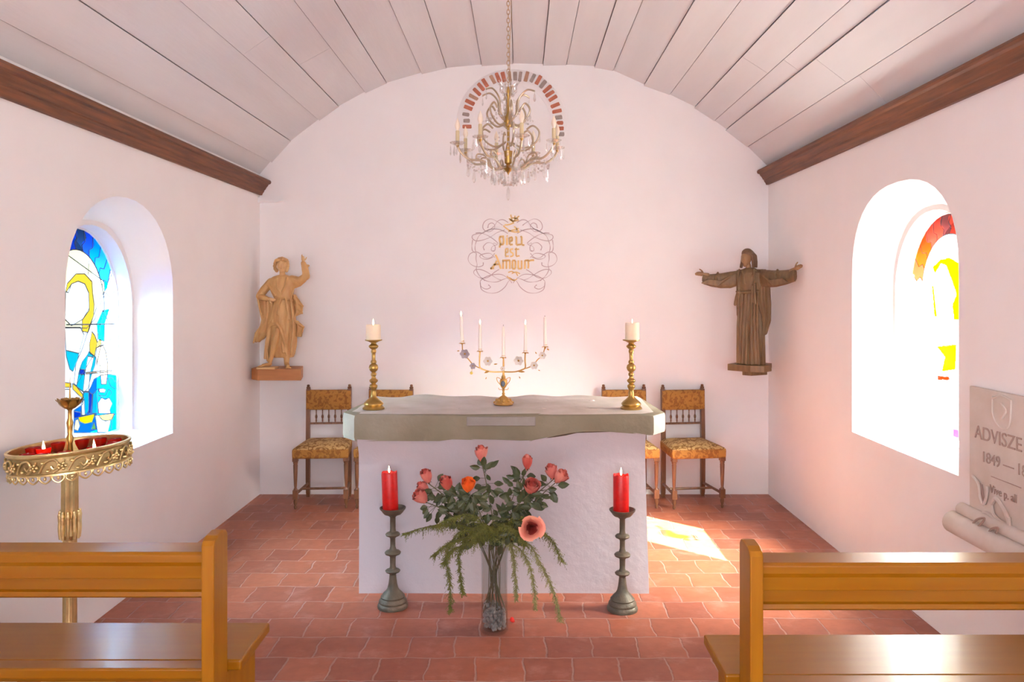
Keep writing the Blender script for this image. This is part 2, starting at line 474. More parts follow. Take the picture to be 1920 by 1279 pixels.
# left opening (far side and arch measured, near side mirrored for the part out of sight)
def arch_profile(y0, y1, zb, zs, zt, n=20, p=2.0):
    cy = (y0 + y1) / 2; r = (y1 - y0) / 2
    pts = [(y0, zb)]
    for i in range(n + 1):
        a = PI * i / n
        c, s_ = math.cos(a), math.sin(a)
        pts.append((cy - r * math.copysign(abs(c) ** (2 / p), c), zs + (zt - zs) * abs(s_) ** (2 / p)))
    pts.append((y1, zb)); return pts
L_OP = arch_profile(3.87, 5.07, .815, 1.70, 2.235, p=2.15)
L_GL = arch_profile(4.03, 4.915, .86, 1.60, 2.07)
R_OP = arch_profile(3.83, 5.06, .825, 1.80, 2.32, p=2.4)
R_GL = arch_profile(4.00, 4.87, .86, 1.70, 2.15)
DEP = .28
side_wall('wall_left', XL, -1, L_OP, L_GL, DEP, 2.80)
side_wall('wall_right', XR, 1, R_OP, R_GL, DEP, 2.88)

# unseen rear wall; its opening is added to let the fill light in
mb = MB()
mb.box(XL - .3, -1.35, YF - .3, YF, 0, 3.9); mb.box(1.35, XR + .3, YF - .3, YF, 0, 3.9); mb.box(-1.35, 1.35, YF - .3, YF, 2.75, 3.9)
struct(build('wall_rear', mb, M['plaster'], smooth=None))

# ------------------------------------------------------------------ ceiling of lapped boards
seams = [(472, 345), (507, 303), (545, 264), (597, 224), (635, 199), (684, 172), (725, 155), (790, 136), (837, 127), (903, 121), (962, 119), (1018, 120),
         (1062, 121), (1115, 124), (1150, 132), (1208, 158), (1256, 177), (1303, 200), (1340, 226), (1362, 242), (1402, 275), (1440, 312), (1462, 335)]
sp = [((x - CX) / PB, H + (CY - y) / PB) for x, y in seams]
mb = MB()
ctr = Vector((0, 1.2))
for i in range(len(sp) - 1):
    a, b = Vector(sp[i]), Vector(sp[i + 1])
    t = (b - a).normalized(); nrm = Vector((-t.y, t.x))
    if nrm.y < 0: nrm = -nrm
    low = .014 if i % 2 else 0.0
    g = .0026
    a2 = a + t * g - nrm * low; b2 = b - t * g - nrm * (low * .4)
    cuts = {3: [4.9], 4: [5.55], 17: [5.3], 18: [5.0], 19: [4.7], 20: [4.55]}.get(i, [2.2 if i % 3 else 3.1])
    ys = [YF] + cuts + [YB + .05]
    for k in range(len(ys) - 1):
        ya, yb = ys[k] + .0015, ys[k + 1] - .0015
        th = nrm * .022
        vs = [(a2.x, ya, a2.y), (b2.x, ya, b2.y), (b2.x, yb, b2.y), (a2.x, yb, a2.y)]
        vt = [(p[0] + th.x, p[1], p[2] + th.y) for p in vs]
        mb.add(vs + vt, [(0, 1, 2, 3), (7, 6, 5, 4), (0, 4, 5, 1), (2, 6, 7, 3), (1, 5, 6, 2), (0, 3, 7, 4)], 0)
# dark underlay seen through the joints
under = [(x, z + .034) for x, z in sp]
mb.add([(x, YF - .3, z) for x, z in under] + [(x, YB + .3, z) for x, z in under],
       [(j, j + 1, len(sp) + j + 1, len(sp) + j) for j in range(len(sp) - 1)], 1)
struct(build('ceiling', mb, [M['ceiling'], M['ceiling_gap']], smooth=None, fixn=False))

# wooden cornices
def cornice(name, X, sgn, dz, y1=YB):
    prof = [(-.02, 2.66), (.075, 2.66), (.092, 2.652), (.098, 2.638), (.092, 2.624), (.074, 2.617), (.070, 2.606), (.060, 2.596), (.052, 2.584),
            (.049, 2.575), (.040, 2.570), (.036, 2.556), (.026, 2.544), (.020, 2.528), (-.02, 2.528)]
    mb = MB(); mb.prism([(X + sgn * a, b + dz) for a, b in prof], YF, y1 - .002)
    return struct(build(name, mb, M['beam'], smooth=35))
cornice('trim_1', XL, 1, 0.0)
cornice('trim_2', XR, -1, 0.088)
mb = MB(); mb.prism([(-2.21, 2.51), (-2.02, 2.482), (-1.98, 2.475), (-2.06, 2.466), (-2.21, 2.463)], YB - .05, YB + .01)
tag(build('plaster_ledge', mb, M['plaster'], smooth=None), 'small broken ledge of plaster in the corner under the left cornice end', 'ledge')

# ------------------------------------------------------------------ stained glass
def stained(name, X, prof, polys, band, extra_lines, colors, leadw=.0048, side=-1):
    root = bpy.data.objects.new(name, None); COL.objects.link(root)
    cy = (prof[0][0] + prof[-1][0]) / 2; cz = 1.2
    root.location = (X, cy, 0); struct(root)
    names = list(colors.keys()); mats = [pane(side_name(side) + '_' + k, colors[k]) for k in names]
    st = .006
    y0, y1 = prof[0][0], prof[-1][0]; z0 = prof[0][1]; z1 = max(p[1] for p in prof)
    ny = int((y1 - y0) / st) + 1; nz = int((z1 - z0) / st) + 1
    mb = MB(); vid = {}
    def vtx(i, j):
        if (i, j) not in vid:
            vid[(i, j)] = len(mb.v); mb.v.append((0, y0 + i * st - cy, z0 + j * st))
        return vid[(i, j)]
    for i in range(ny):
        for j in range(nz):
            y = y0 + (i + .5) * st; z = z0 + (j + .5) * st
            c = 'clear'
            b_ = band(y, z)
            if b_: c = b_
            for cn, pl, bb in polys:
                if bb[0] <= y <= bb[1] and bb[2] <= z <= bb[3] and inside(y, z, pl): c = cn
            # slightly past the rim: bury in the wall
            mb.f.append((vtx(i, j), vtx(i + 1, j), vtx(i + 1, j + 1), vtx(i, j + 1))); mb.m.append(names.index(c))
    # trim to the arch
    keepf, keepm = [], []
    ex = [(p[0] + .012 * (1 if p[0] > cy else -1), p[1] + (.012 if p[1] > 1.3 else -.01)) for p in prof]
    for f, m in zip(mb.f, mb.m):
        yy = sum(mb.v[k][1] for k in f) / 4 + cy; zz = sum(mb.v[k][2] for k in f) / 4
        if inside(yy, zz, ex): keepf.append(f); keepm.append(m)
    used = sorted({k for f in keepf for k in f}); mp = {k: n for n, k in enumerate(used)}
    mb2 = MB(); mb2.v = [mb.v[k] for k in used]; mb2.f = [tuple(mp[k] for k in f) for f in keepf]; mb2.m = keepm
    build('stained_glass', mb2, mats, root, smooth=None, fixn=False)
    ld = MB()
    for cn, pl, bb in polys:
        if cn.startswith('nolead'): continue
        pts = [(0, a - cy, b) for a, b in pl] + [(0, pl[0][0] - cy, pl[0][1])]
        for a, b in zip(pts, pts[1:]):
            ld.tube([a, b], leadw * .6, 5)
    for ln, wd in extra_lines:
        ld.tube([(0, a - cy, b) for a, b in ln], wd, 5)
    build('lead_came', ld, M['lead'], root, smooth=None, fixn=False)
    fr = MB()
    pts = [(-.006 * side, p[0] - cy, p[1]) for p in prof]
    fr.tube(pts + [pts[0]], .009, 6)
    build('window_frame', fr, M['plaster'], root)
    return root

def side_name(s): return 'blue' if s < 0 else 'red'

XG = XL - DEP
def A(x, y): return wallpt(80 + x / 2.415, 350 + y / 2.415, XG)
def B(x, y): return wallpt(110 + x / 5.333, 580 + y / 5.333, XG)
def PL(c, fn, pts):
    p = [fn(*q) for q in pts]
    ys = [a for a, b in p]; zs = [b for a, b in p]
    return (c, p, (min(ys), max(ys), min(zs), max(zs)))
LC = 4.4725
def band_left(y, z):
    if z < 1.50: return None
    if z < 1.60 and y > 4.6: zz = 1.60
    u = (y - LC) / .30; v = (z - 1.60) / .345
    if u * u + v * v > 1 and z > 1.60:
        ang = math.degrees(math.atan2((z - 1.60) / .47, (y - LC) / .4425))
        wob = 2.5 * math.sin((u * u + v * v) * 9)
        k = int((ang + wob) // 13)
        pal = ['sky', 'sky', 'mid', 'mid', 'azure', 'blue', 'navy', 'deep', 'blue', 'azure', 'mid', 'mid', 'sky', 'sky', 'sky']
        return pal[max(0, min(k, 14))]
    if u * u + v * v <= 1 and z > 1.38: return 'cream'
    return None
polysL = [
    PL('cream', A, [(100, 300), (278, 430), (280, 480), (235, 600), (200, 640), (100, 640)]),
    PL('clear', A, [(312, 350), (328, 420), (338, 620), (300, 620), (275, 560), (250, 680), (235, 760), (212, 790), (150, 900), (140, 890), (150, 800), (180, 730), (215, 620), (262, 500), (290, 460)]),
    PL('teal', A, [(272, 560), (300, 555), (280, 620), (278, 700), (250, 690), (245, 620)]),
    PL('gold', A, [(103, 475), (110, 440), (150, 395), (190, 395), (222, 430), (225, 480), (232, 530), (230, 580), (205, 660), (178, 655), (178, 605), (210, 560), (208, 480), (190, 440), (160, 428), (130, 440), (115, 480)]),
    PL('ivory', A, [(103, 480), (130, 440), (160, 428), (190, 440), (208, 480), (210, 550), (180, 600), (130, 630), (100, 600)]),
    PL('ivory', B, [(60, 180), (215, 180), (250, 250), (200, 440), (70, 410)]),
    PL('teal', B, [(70, 410), (200, 440), (190, 490), (140, 620), (110, 600), (75, 470)]),
    PL('teal', B, [(230, 530), (290, 450), (300, 420), (370, 480), (360, 560), (330, 640), (290, 790), (250, 830), (175, 770), (200, 620)]),
    PL('clear', B, [(290, 470), (350, 480), (310, 640), (300, 820), (240, 820), (260, 640)]),
    PL('deep', B, [(210, 600), (262, 605), (258, 650), (205, 650)]),
    PL('gold', B, [(330, 220), (360, 260), (385, 330), (420, 300), (425, 350), (370, 390), (360, 470), (310, 440), (305, 350)]),
    PL('azure', B, [(500, 650), (575, 660), (582, 1235), (150, 1235), (150, 1010), (240, 950), (245, 830), (300, 820), (350, 700), (420, 660)]),
    PL('sky', B, [(250, 830), (300, 830), (300, 1010), (260, 1060), (225, 1060), (225, 950)]),
    PL('clear', B, [(225, 940), (255, 900), (262, 1060), (230, 1060)]),
    PL('deep', B, [(305, 830), (335, 850), (318, 1040), (296, 1040)]),
    PL('sky', B, [(340, 850), (400, 790), (385, 900), (392, 1040), (330, 1040)]),
    PL('deep', B, [(150, 1020), (220, 1030), (225, 1060), (195, 1080), (155, 1090)]),
    PL('sky', B, [(490, 690), (540, 690), (575, 740), (575, 800), (520, 770)]),
    PL('tan', B, [(375, 390), (440, 355), (470, 420), (490, 540), (490, 640), (475, 750), (425, 750), (415, 640), (415, 560), (380, 560)]),
    PL('clear', B, [(400, 800), (440, 790), (470, 805), (455, 835), (410, 830)]),
    PL('sky', B, [(500, 800), (530, 830), (500, 890), (440, 890), (400, 860), (470, 870)]),
    PL('clear', B, [(390, 940), (430, 885), (465, 905), (505, 885), (535, 940), (510, 1000), (520, 1040), (400, 1040)]),
    PL('pale', B, [(360, 1060), (400, 1060), (440, 1110), (520, 1110), (490, 1230), (390, 1230)]),
    PL('sky', B, [(560, 1050), (580, 1050), (582, 1235), (520, 1235), (535, 1100)]),
    PL('yellow', B, [(195, 1080), (360, 1045), (330, 1130), (260, 1145), (205, 1120)]),
    PL('orange', B, [(400, 1060), (555, 1040), (530, 1100), (470, 1120), (420, 1095)]),
    PL('green', B, [(350, 1130), (375, 1200), (325, 1200)]),
    PL('gold', B, [(135, 740), (175, 770), (240, 850), (235, 890), (190, 850), (140, 800)]),
    PL('gold', B, [(60, 730), (120, 740), (125, 780), (60, 780)]),
    PL('cream', B, [(165, 1110), (195, 1100), (210, 1160), (190, 1215), (150, 1200)]),
    PL('clear', B, [(60, 800), (115, 800), (115, 900), (60, 900)]),
    PL('tan', B, [(270, 632), (530, 608), (530, 622), (270, 648)]),
]
linesL = [([A(105, 625), A(325, 622)], .004), ([A(212, 285), A(205, 400)], .002), ([A(325, 672), A(300, 700), A(262, 725), A(245, 800)], .003),
          ([A(303, 380), A(318, 430), A(326, 500)], .002)]
ia = [(LC + .30 * math.cos(a), 1.60 + .345 * math.sin(a)) for a in [PI * k / 24 for k in range(25)]]
linesL.append((ia, .0035))
for k in range(1, 14):
    a = R(13 * k)
    pts = []
    for q in range(5):
        t = q / 4; a2 = a - R(2.5 * math.sin((1 + t * 1.0) * 9) )
        ry = .30 + (.4425 - .30) * t; rz = .345 + (.47 - .345) * t
        pts.append((LC + ry * math.cos(a2), 1.60 + rz * math.sin(a2)))
    linesL.append((pts, .0028))
colL = dict(clear=(.98, .99, 1), cream=(.97, .83, .45), ivory=(.97, .88, .66), gold=(.95, .50, .03), yellow=(1, .72, .0), orange=(.85, .38, .04),
            tan=(.72, .42, .20), teal=(.0, .40, .50), sky=(.0, .38, .72), mid=(.01, .17, .62), azure=(.0, .15, .55), blue=(.005, .05, .50), navy=(.01, .04, .12),
            deep=(.0, .03, .38), pale=(.55, .80, .90), green=(.10, .35, .08))
stained('window_1', XG, L_GL, polysL, band_left, linesL, colL, side=-1)

XG2 = XR + DEP
def Cc(x, y): return wallpt(1680 + x / 2.557, 380 + y / 2.557, XG2)
RC = 4.435
def band_right(y, z):
    u = (y - RC) / .30; v = (z - 1.70) / .33
    if z > 1.66 and u * u + v * v > 1:
        ang = math.degrees(math.atan2((z - 1.70) / .45, (y - RC) / .435))
        wob = 2.5 * math.sin((u * u + v * v) * 9)
        k = int((ang + wob) // 13)
        pal = ['peach', 'red', 'orange', 'orange', 'rust', 'rust', 'maroon', 'rust', 'rust', 'red', 'orange', 'red', 'peach', 'peach', 'peach']
        return pal[max(0, min(k, 14))]
    return None
polysR = [
    PL('gold', Cc, [(175, 310), (215, 270), (260, 265), (300, 290), (330, 380), (330, 560), (278, 560), (270, 490), (290, 440), (270, 380), (240, 300), (215, 292), (188, 340)]),
    PL('gold', Cc, [(172, 400), (180, 400), (196, 545), (184, 545)]),
    PL('rose', Cc, [(180, 610), (210, 655), (290, 635), (295, 670), (240, 690), (190, 665)]),
    PL('yellow', Cc, [(195, 690), (290, 680), (285, 800), (220, 810), (235, 740)]),
    PL('orange', Cc, [(200, 830), (255, 835), (258, 852), (200, 850)]),
    PL('cream', Cc, [(120, 870), (140, 870), (145, 1000), (118, 1000)]),
    PL('cream', Cc, [(190, 1085), (220, 1085), (220, 1110), (190, 1110)]),
    PL('violet', Cc, [(60, 850), (66, 845), (90, 910), (84, 915)]),
    PL('violet', Cc, [(272, 1085), (300, 1090), (300, 1130), (275, 1120)]),
]
linesR = [([(RC + .30 * math.cos(a), 1.70 + .33 * math.sin(a)) for a in [PI * k / 24 for k in range(25)]], .0025),
          ([Cc(120, 1140), Cc(280, 1200)], .003), ([Cc(247, 155), Cc(245, 265)], .002)]
for k in range(1, 14):
    a = R(13 * k); pts = []
    for q in range(5):
        t = q / 4; a2 = a - R(2.5 * math.sin((1 + t * 1.0) * 9))
        pts.append((RC + (.30 + .135 * t) * math.cos(a2), 1.70 + (.33 + .12 * t) * math.sin(a2)))
    linesR.append((pts, .0022))
colR = dict(clear=(.98, .97, .95), cream=(1, .88, .62), gold=(.95, .55, .0), yellow=(1, .65, .0), orange=(.50, .018, .001), red=(.45, .018, .006), rust=(.30, .022, .012),
            maroon=(.10, .02, .02), peach=(.60, .20, .12), rose=(.70, .30, .26), violet=(.45, .05, .7))
stained('window_2', XG2, R_GL, polysR, band_right, linesR, colR, leadw=.0015, side=1)

# ------------------------------------------------------------------ brick arch on the back wall
arch = thing('brick_arch', 'arch of exposed red and grey bricks set in the back wall plaster behind the chandelier', 'brick arch', (0, YB, 0))
def wz(px, py): return ((px - CX) / PB, H + (CY - py) / PB)
mb = MB()
path_o, path_i = [], []
for k in range(41):
    a = -0.25 + (PI + .5) * k / 40
    def pt(r, rz):
        return wz(960 + r * math.cos(a), 232 - rz * math.sin(a))
    path_o.append(pt(105, 103)); path_i.append(pt(73, 72))
for k in range(40):
    for (a_, b_) in ((path_o, path_i),):
        o1, o2, i1, i2 = a_[k], a_[k + 1], b_[k], b_[k + 1]
        mb.add([(o1[0], 0.003, o1[1]), (o2[0], 0.003, o2[1]), ((o2[0] * .93 + i2[0] * .07), -.008, o2[1] * .93 + i2[1] * .07), ((o1[0] * .93 + i1[0] * .07), -.008, o1[1] * .93 + i1[1] * .07),
                (i1[0], -.008, i1[1]), (i2[0], -.008, i2[1]), (i2[0], .003, i2[1]), (i1[0], .003, i1[1])],
               [(0, 1, 2, 3), (3, 2, 5, 4), (4, 5, 6, 7)])
build('plaster_band', mb, M['plaster'], arch, smooth=60)
bricks = [(875.6, 238, 0), (875, 227, 1), (873.5, 215, 1), (878, 202.5, 0), (881.4, 192, 0), (888, 182.5, 2), (894.6, 172.7, 0), (902, 163.3, 0), (909.6, 155.8, 0),
          (923.9, 149.7, 2), (933.7, 145.7, 0), (944.3, 144.6, 0), (955.6, 143.4, 2), (965.9, 143.4, 1), (975.5, 144, 1), (987.2, 144, 2), (999, 147, 1), (1009.5, 150.4, 0),
          (1018, 158.6, 1), (1026, 167.5, 0), (1031, 176.5, 0), (1037, 185, 0), (1041, 198, 0), (1044.4, 209, 0), (1047.5, 220.8, 1), (1049.8, 231, 0), (1051, 241.4, 0), (1051, 252, 1)]
mb = MB()
for (x, y, c) in bricks:
    X_, Z_ = wz(x, y)
    a = math.atan2(228 - y, x - 961)
    if y > 225: a = 0 if x > 960 else PI
    a += rnd.uniform(-.07, .07)
    ln = rnd.uniform(.078, .094) * (.7 if (y > 210 and c == 1) or (x > 1045 and y > 215) else 1); wd = rnd.uniform(.030, .037)
    mx = Matrix.Translation((X_, 0, Z_)) @ Matrix.Rotation(-a, 4, 'Y')
    poly = []
    for sx_, sy_ in ((1, 1), (-1, 1), (-1, -1), (1, -1)):
        cx_, cz_ = sx_ * (ln / 2 - .008), sy_ * (wd / 2 - .008)
        base = {(1, 1): 0, (-1, 1): 90, (-1, -1): 180, (1, -1): 270}[(sx_, sy_)]
        for t in (0, 45, 90):
            rr = .008 * rnd.uniform(.7, 1.1)
            poly.append((cx_ + rr * math.cos(R(base + t)), cz_ + rr * math.sin(R(base + t)) * (1 + rnd.uniform(-.2, .2))))
    vs = [mx @ Vector((p[0], -.006, p[1])) for p in poly] + [mx @ Vector((p[0] * .97, -.014, p[1] * .95)) for p in poly]
    n = len(poly)
    mb.add(vs, [tuple(range(n, 2 * n))] + [(j, (j + 1) % n, n + (j + 1) % n, n + j) for j in range(n)], c)
build('brick_ring', mb, [M['brick_red'], M['brick_grey'], M['brick_buff']], arch, smooth=50)

# ------------------------------------------------------------------ wall inscription
ins = thing('wall_inscription', 'gold gothic lettering framed by grey looping flourishes on the back wall', 'inscription', (0, YB, 0))
def Z2(x, y): return wz(840 + x / 7.525, 390 + y / 7.525)
def stroke(mb, pts, w0, yy=-.004, closed=False, taper=False):
    pts3 = spline([Vector((*Z2(*p), 0)) for p in pts], 6) if len(pts) > 2 else [Vector((*Z2(*p), 0)) for p in pts]
    n = len(pts3)
    Lf, Rt = [], []
    for i, p in enumerate(pts3):
        t = (pts3[min(i + 1, n - 1)] - pts3[max(i - 1, 0)]).normalized(); nn = Vector((-t.y, t.x, 0))
        k = w0 * (1 if not taper else (.45 + .75 * abs(math.sin(3.1 * i / n * 2 + 1))))
        Lf.append(p + nn * k / 2); Rt.append(p - nn * k / 2)
    vs = [(p.x, yy, p.y) for p in Lf] + [(p.x, yy, p.y) for p in Rt] + [(p.x, .002, p.y) for p in Lf] + [(p.x, .002, p.y) for p in Rt]
    fs = []
    for i in range(n - 1):
        fs += [(i, i + 1, n + i + 1, n + i), (2 * n + i, 2 * n + i + 1, i + 1, i), (n + i, n + i + 1, 3 * n + i + 1, 3 * n + i)]
    fs += [(0, n, 3 * n, 2 * n), (n - 1, 2 * n - 1, 4 * n - 1, 3 * n - 1)]
    mb.add(vs, fs)
mb = MB()
W = .015
def letters(strokes, wd=W):
    for s_ in strokes: stroke(mb, s_, wd, -.006)
# Dieu
letters([[(738, 402), (728, 440), (740, 500), (726, 560)], [(730, 405), (790, 400)], [(775, 405), (785, 450), (782, 510)], [(735, 520), (785, 512)],
         [(832, 420), (832, 525)], [(825, 395), (842, 400)], [(870, 420), (870, 518)], [(905, 415), (905, 465)], [(868, 420), (908, 412)], [(872, 472), (908, 462)], [(872, 522), (915, 515)],
         [(965, 412), (965, 520)], [(950, 415), (970, 408)], [(965, 524), (1030, 514)], [(1040, 408), (1040, 520)], [(1022, 412), (1045, 404)], [(1040, 520), (1078, 526)]])
# est
letters([[(812, 580), (812, 680)], [(845, 575), (845, 625)], [(812, 578), (848, 575)], [(812, 632), (850, 625)], [(812, 684), (858, 680)],
         [(920, 580), (885, 585), (885, 620), (915, 640), (915, 675), (878, 686)], [(962, 560), (962, 680)], [(940, 585), (1005, 582)], [(962, 685), (1010, 675)]], .012)
# Amour
letters([[(670, 660), (700, 720), (725, 790), (745, 860)], [(690, 745), (655, 810), (600, 858)], [(640, 800), (720, 795)], [(600, 858), (650, 850)],
         [(778, 740), (778, 860)], [(825, 740), (825, 860)], [(872, 740), (872, 860)], [(765, 742), (875, 738)],
         [(910, 745), (910, 855)], [(950, 745), (950, 855)], [(908, 742), (952, 742)], [(908, 858), (952, 858)],
         [(992, 740), (992, 858)], [(1038, 740), (1038, 858)], [(990, 858), (1040, 856)],
         [(1085, 738), (1085, 860)], [(1130, 738), (1135, 800), (1130, 855)], [(1085, 742), (1140, 738)], [(1140, 748), (1180, 738), (1215, 738)]])
# gold sprig above and below
letters([[(885, 95), (895, 140), (910, 200)], [(1005, 115), (960, 150), (915, 205)], [(945, 110), (940, 160)], [(870, 170), (930, 185), (1000, 170)], [(900, 140), (990, 150)], [(800, 240), (860, 235), (930, 210)],
         [(860, 150), (900, 175)], [(780, 250), (840, 300), (910, 335), (1010, 340)], [(935, 260), (1000, 330)], [(850, 330), (930, 310), (1000, 290)]], .011)
letters([[(850, 910), (900, 895), (930, 915)], [(900, 925), (960, 905), (1015, 930)], [(830, 960), (870, 1000), (930, 1020), (975, 1000)], [(960, 910), (985, 960)], [(860, 980), (940, 1030)]], .009)
build('lettering', mb, M['ins_gold'], ins, smooth=None)
fl = [
    [(565, 275), (575, 232), (620, 212), (660, 245), (640, 305), (580, 335), (515, 315), (490, 262), (520, 190), (600, 155), (690, 190), (770, 245)],
    [(850, 205), (770, 165), (700, 188), (655, 250), (600, 300), (520, 335), (440, 390), (400, 470)],
    [(845, 362), (760, 315), (650, 297), (560, 312), (500, 350), (420, 365), (350, 385), (345, 430), (400, 465), (500, 450), (600, 410), (690, 350), (800, 310)],
    [(390, 355), (460, 352), (550, 385), (640, 440), (705, 500), (640, 495)],
    [(512, 592), (500, 545), (555, 492), (620, 500), (665, 545), (655, 605), (612, 600), (625, 545), (700, 515)],
    [(400, 470), (385, 520), (382, 580), (400, 640)], [(348, 450), (338, 530), (345, 600), (390, 640)],
    [(498, 778), (490, 812), (420, 832), (330, 800), (285, 730), (310, 650), (390, 620), (460, 650), (520, 700), (600, 700), (660, 640)],
    [(640, 690), (560, 722), (480, 715), (450, 675), (520, 645), (600, 645), (660, 700)],
    [(400, 640), (395, 720), (410, 800), (400, 870), (440, 950), (520, 1030)],
    [(720, 868), (660, 905), (560, 980), (450, 985), (370, 930), (375, 880), (440, 866), (530, 895), (620, 950), (700, 1000), (760, 1020)],
    [(470, 990), (560, 1035), (680, 1045), (780, 1008), (850, 985)],
    [(572, 1088), (600, 1120), (540, 1145), (470, 1110), (455, 1040), (510, 985), (600, 950), (720, 935), (800, 960), (880, 1030), (900, 1060)],
    [(455, 1050), (475, 1150), (580, 1200), (700, 1190), (800, 1120), (850, 1040), (900, 1000)],
]
mb = MB(); AX = 911
for c in fl:
    stroke(mb, c, .0058, -.003, taper=True)
    stroke(mb, [(2 * AX - x, y) for x, y in c], .0058, -.003, taper=True)
for x, y in ((510, 590), (562, 275), (498, 776), (575, 1088), (640, 605)):
    for xx in (x, 2 * AX - x):
        X_, Z_ = Z2(xx, y); mb.ell((X_, -.002, Z_), (.005, .003, .005), 8, 5)
build('flourish', mb, M['ins_grey'], ins, smooth=None)

# ------------------------------------------------------------------ altar
altar = thing('altar', 'white plastered altar block with a thick grey stone slab on top', 'altar', (-.09, 4.86, 0))
ox, oy = -.09, 4.86
# body: front face bowed irregularly at the top where plaster laps over the slab
wav = [(-.912, .880), (-.83, .878), (-.70, .880), (-.55, .884), (-.40, .885), (-.20, .880), (-.10, .878), (0, .874), (.07, .876), (.14, .890), (.20, .905), (.26, .918), (.34, .928), (.46, .930), (.56, .924), (.66, .915), (.705, .908)]
mb = MB()
fy = 4.53
rows = [[(x * 1.0, fy - .0, z) for x, z in wav], ]
NZ = 10
grid = []
for k in range(NZ + 1):
    t = k / NZ
    row = []
    for i, (x, zt) in enumerate(wav):
        xb = -.912 + (x + .912) / (.705 + .912) * (.731 + .912)
        xx = xb + (x - xb) * t
        row.append((xx - ox, fy - oy + .004 * math.sin(xx * 7 + t * 5) - (.047 * max(0, t - .93) / .07), zt * t))
    grid.append(row)
vs = [p for r in grid for p in r]; n = len(wav)
mb.add(vs, [(k * n + i, k * n + i + 1, (k + 1) * n + i + 1, (k + 1) * n + i) for k in range(NZ) for i in range(n - 1)])
bk = 5.19 - oy
# sides, back, top of the body
l = [g[0] for g in grid]; r_ = [g[-1] for g in grid]
mb.add(l + [(p[0], bk, p[2]) for p in l], [(k, k + 1, NZ + 1 + k + 1, NZ + 1 + k) for k in range(NZ)])
mb.add(r_ + [(p[0], bk, p[2]) for p in r_], [(k, k + 1, NZ + 1 + k + 1, NZ + 1 + k) for k in range(NZ)])
tp = grid[-1]
mb.add(list(tp) + [(p[0], bk, p[2]) for p in tp], [(i, i + 1, n + i + 1, n + i) for i in range(n - 1)])
mb.add([(l[0][0], bk, 0), (r_[0][0], bk, 0), (tp[-1][0], bk, .88), (tp[0][0], bk, .88)], [(0, 1, 2, 3)])
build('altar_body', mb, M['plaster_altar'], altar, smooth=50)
# slab
def wob(x, s, a=.006): return a * (math.sin(x * 9 + s) + .6 * math.sin(x * 23 + 2 * s))
zt = 1.019
def slab_zb(x):
    if x < -.4: return .872
    for (xa, za), (xb, zb_) in zip(wav, wav[1:]):
        if xa <= x <= xb: return za + (zb_ - za) * (x - xa) / (xb - xa) - .004
    return .905
outline = [(-1.018, 4.60), (-.93, 4.485)] + [(-.90 + k * (1.63 / 22), 4.480 + wob(k * .3, 1, .002)) for k in range(23)] + [(.75, 4.482), (.835, 4.60)]
back = [(.80, 5.235), (.40, 5.245), (0, 5.24), (-.5, 5.245), (-.945, 5.24)]
ol = outline + back
n = len(ol)
mb = MB()
lev = []
for (dz, ins_) in ((0, .004), (.02, .0), (.115, 0.0), (.134, .004), (.140, .014)):
    ring = []
    for (x, y) in ol:
        zb_ = slab_zb(x) if y < 4.7 else .875
        top_z = zt + (wob(x, 3, .0018))
        t = dz / .14
        cxx, cyy = x + .09, y - 4.86
        k = 1 - ins_ / max(.3, math.hypot(cxx, cyy))
        ring.append((x * 1 - ox if ins_ == 0 else (cxx * k), (y - oy) if ins_ == 0 else cyy * k, zb_ + (top_z - zb_) * t))
    lev.append(ring)
mb.rings(lev, 0)
# end chamfers are paler
for fi, f in enumerate(mb.f):
    xs = [mb.v[k][0] for k in f]; ys_ = [mb.v[k][1] for k in f]
    if len(f) == 4 and (max(xs) < -.835 or min(xs) > .835): mb.m[fi] = 1
build('stone_slab', mb, [M['stone'], M['stone_pale']], altar, smooth=35)
# lime wash layer on top with lumps along the back
mb = MB()
NX, NY = 60, 22
def top_edge(y):
    t = (y - 4.50) / (5.225 - 4.50)
    return (-.955 + .03 * t + (-.03 if t > .1 else .03), .765 + .02 * t if t > .12 else .70 + .5 * t)
vs = []
for j in range(NY + 1):
    y = 4.500 + (5.228 - 4.500) * j / NY; x0, x1 = top_edge(y)
    for i in range(NX + 1):
        x = x0 + (x1 - x0) * i / NX
        e = min(i, NX - i, j, NY - j)
        h = .0035 * math.sin(x * 11 + y * 7) * math.sin(y * 19 + 1)
        ridge = .026 * math.exp(-((y - 5.17 + .012 * math.sin(x * 8)) / .03) ** 2) * (.55 + .45 * math.sin(x * 13) * math.sin(x * 5 + 2))
        vs.append((x - ox, y - oy, 1.0175 if e == 0 else 1.0225 + h * .5 + max(0, ridge)))
mb.add(vs, [(j * (NX + 1) + i, j * (NX + 1) + i + 1, (j + 1) * (NX + 1) + i + 1, (j + 1) * (NX + 1) + i) for j in range(NY) for i in range(NX)])
for (px, py, s_) in ((1110, 752, .022), (1022, 751, .018), (1020, 766, .014), (865, 748, .015), (863, 766, .012)):
    Yt = (H - 1.022) * F / (py - CY)
    mb.ell(((px - CX) * Yt / F - ox, min(Yt, 5.20) - oy, 1.022), (s_, s_ * .8, s_ * .5), 10, 6)
build('lime_wash', mb, M['altar_top'], altar, smooth=60, fixn=False)
mb = MB(); mb.box((875 - CX) / 334.8 - ox, (1004 - CX) / 334.8 - ox, 4.472 - oy, 4.50 - oy, .958, 1.008)
bevel(build('inset_panel', mb, M['inset'], altar, smooth=None), .004)

# ------------------------------------------------------------------ candles and sticks
def lathe_part(name, prof, m, parent, n=32, loc=None, rot=None, smooth=50, sx=1, sy=1):
    mb = MB(); mb.lathe(sorted_prof(prof), n, sx=sx, sy=sy)
    return build(name, mb, m, parent, smooth=smooth, loc=loc, rot=rot)
def sorted_prof(p): return p

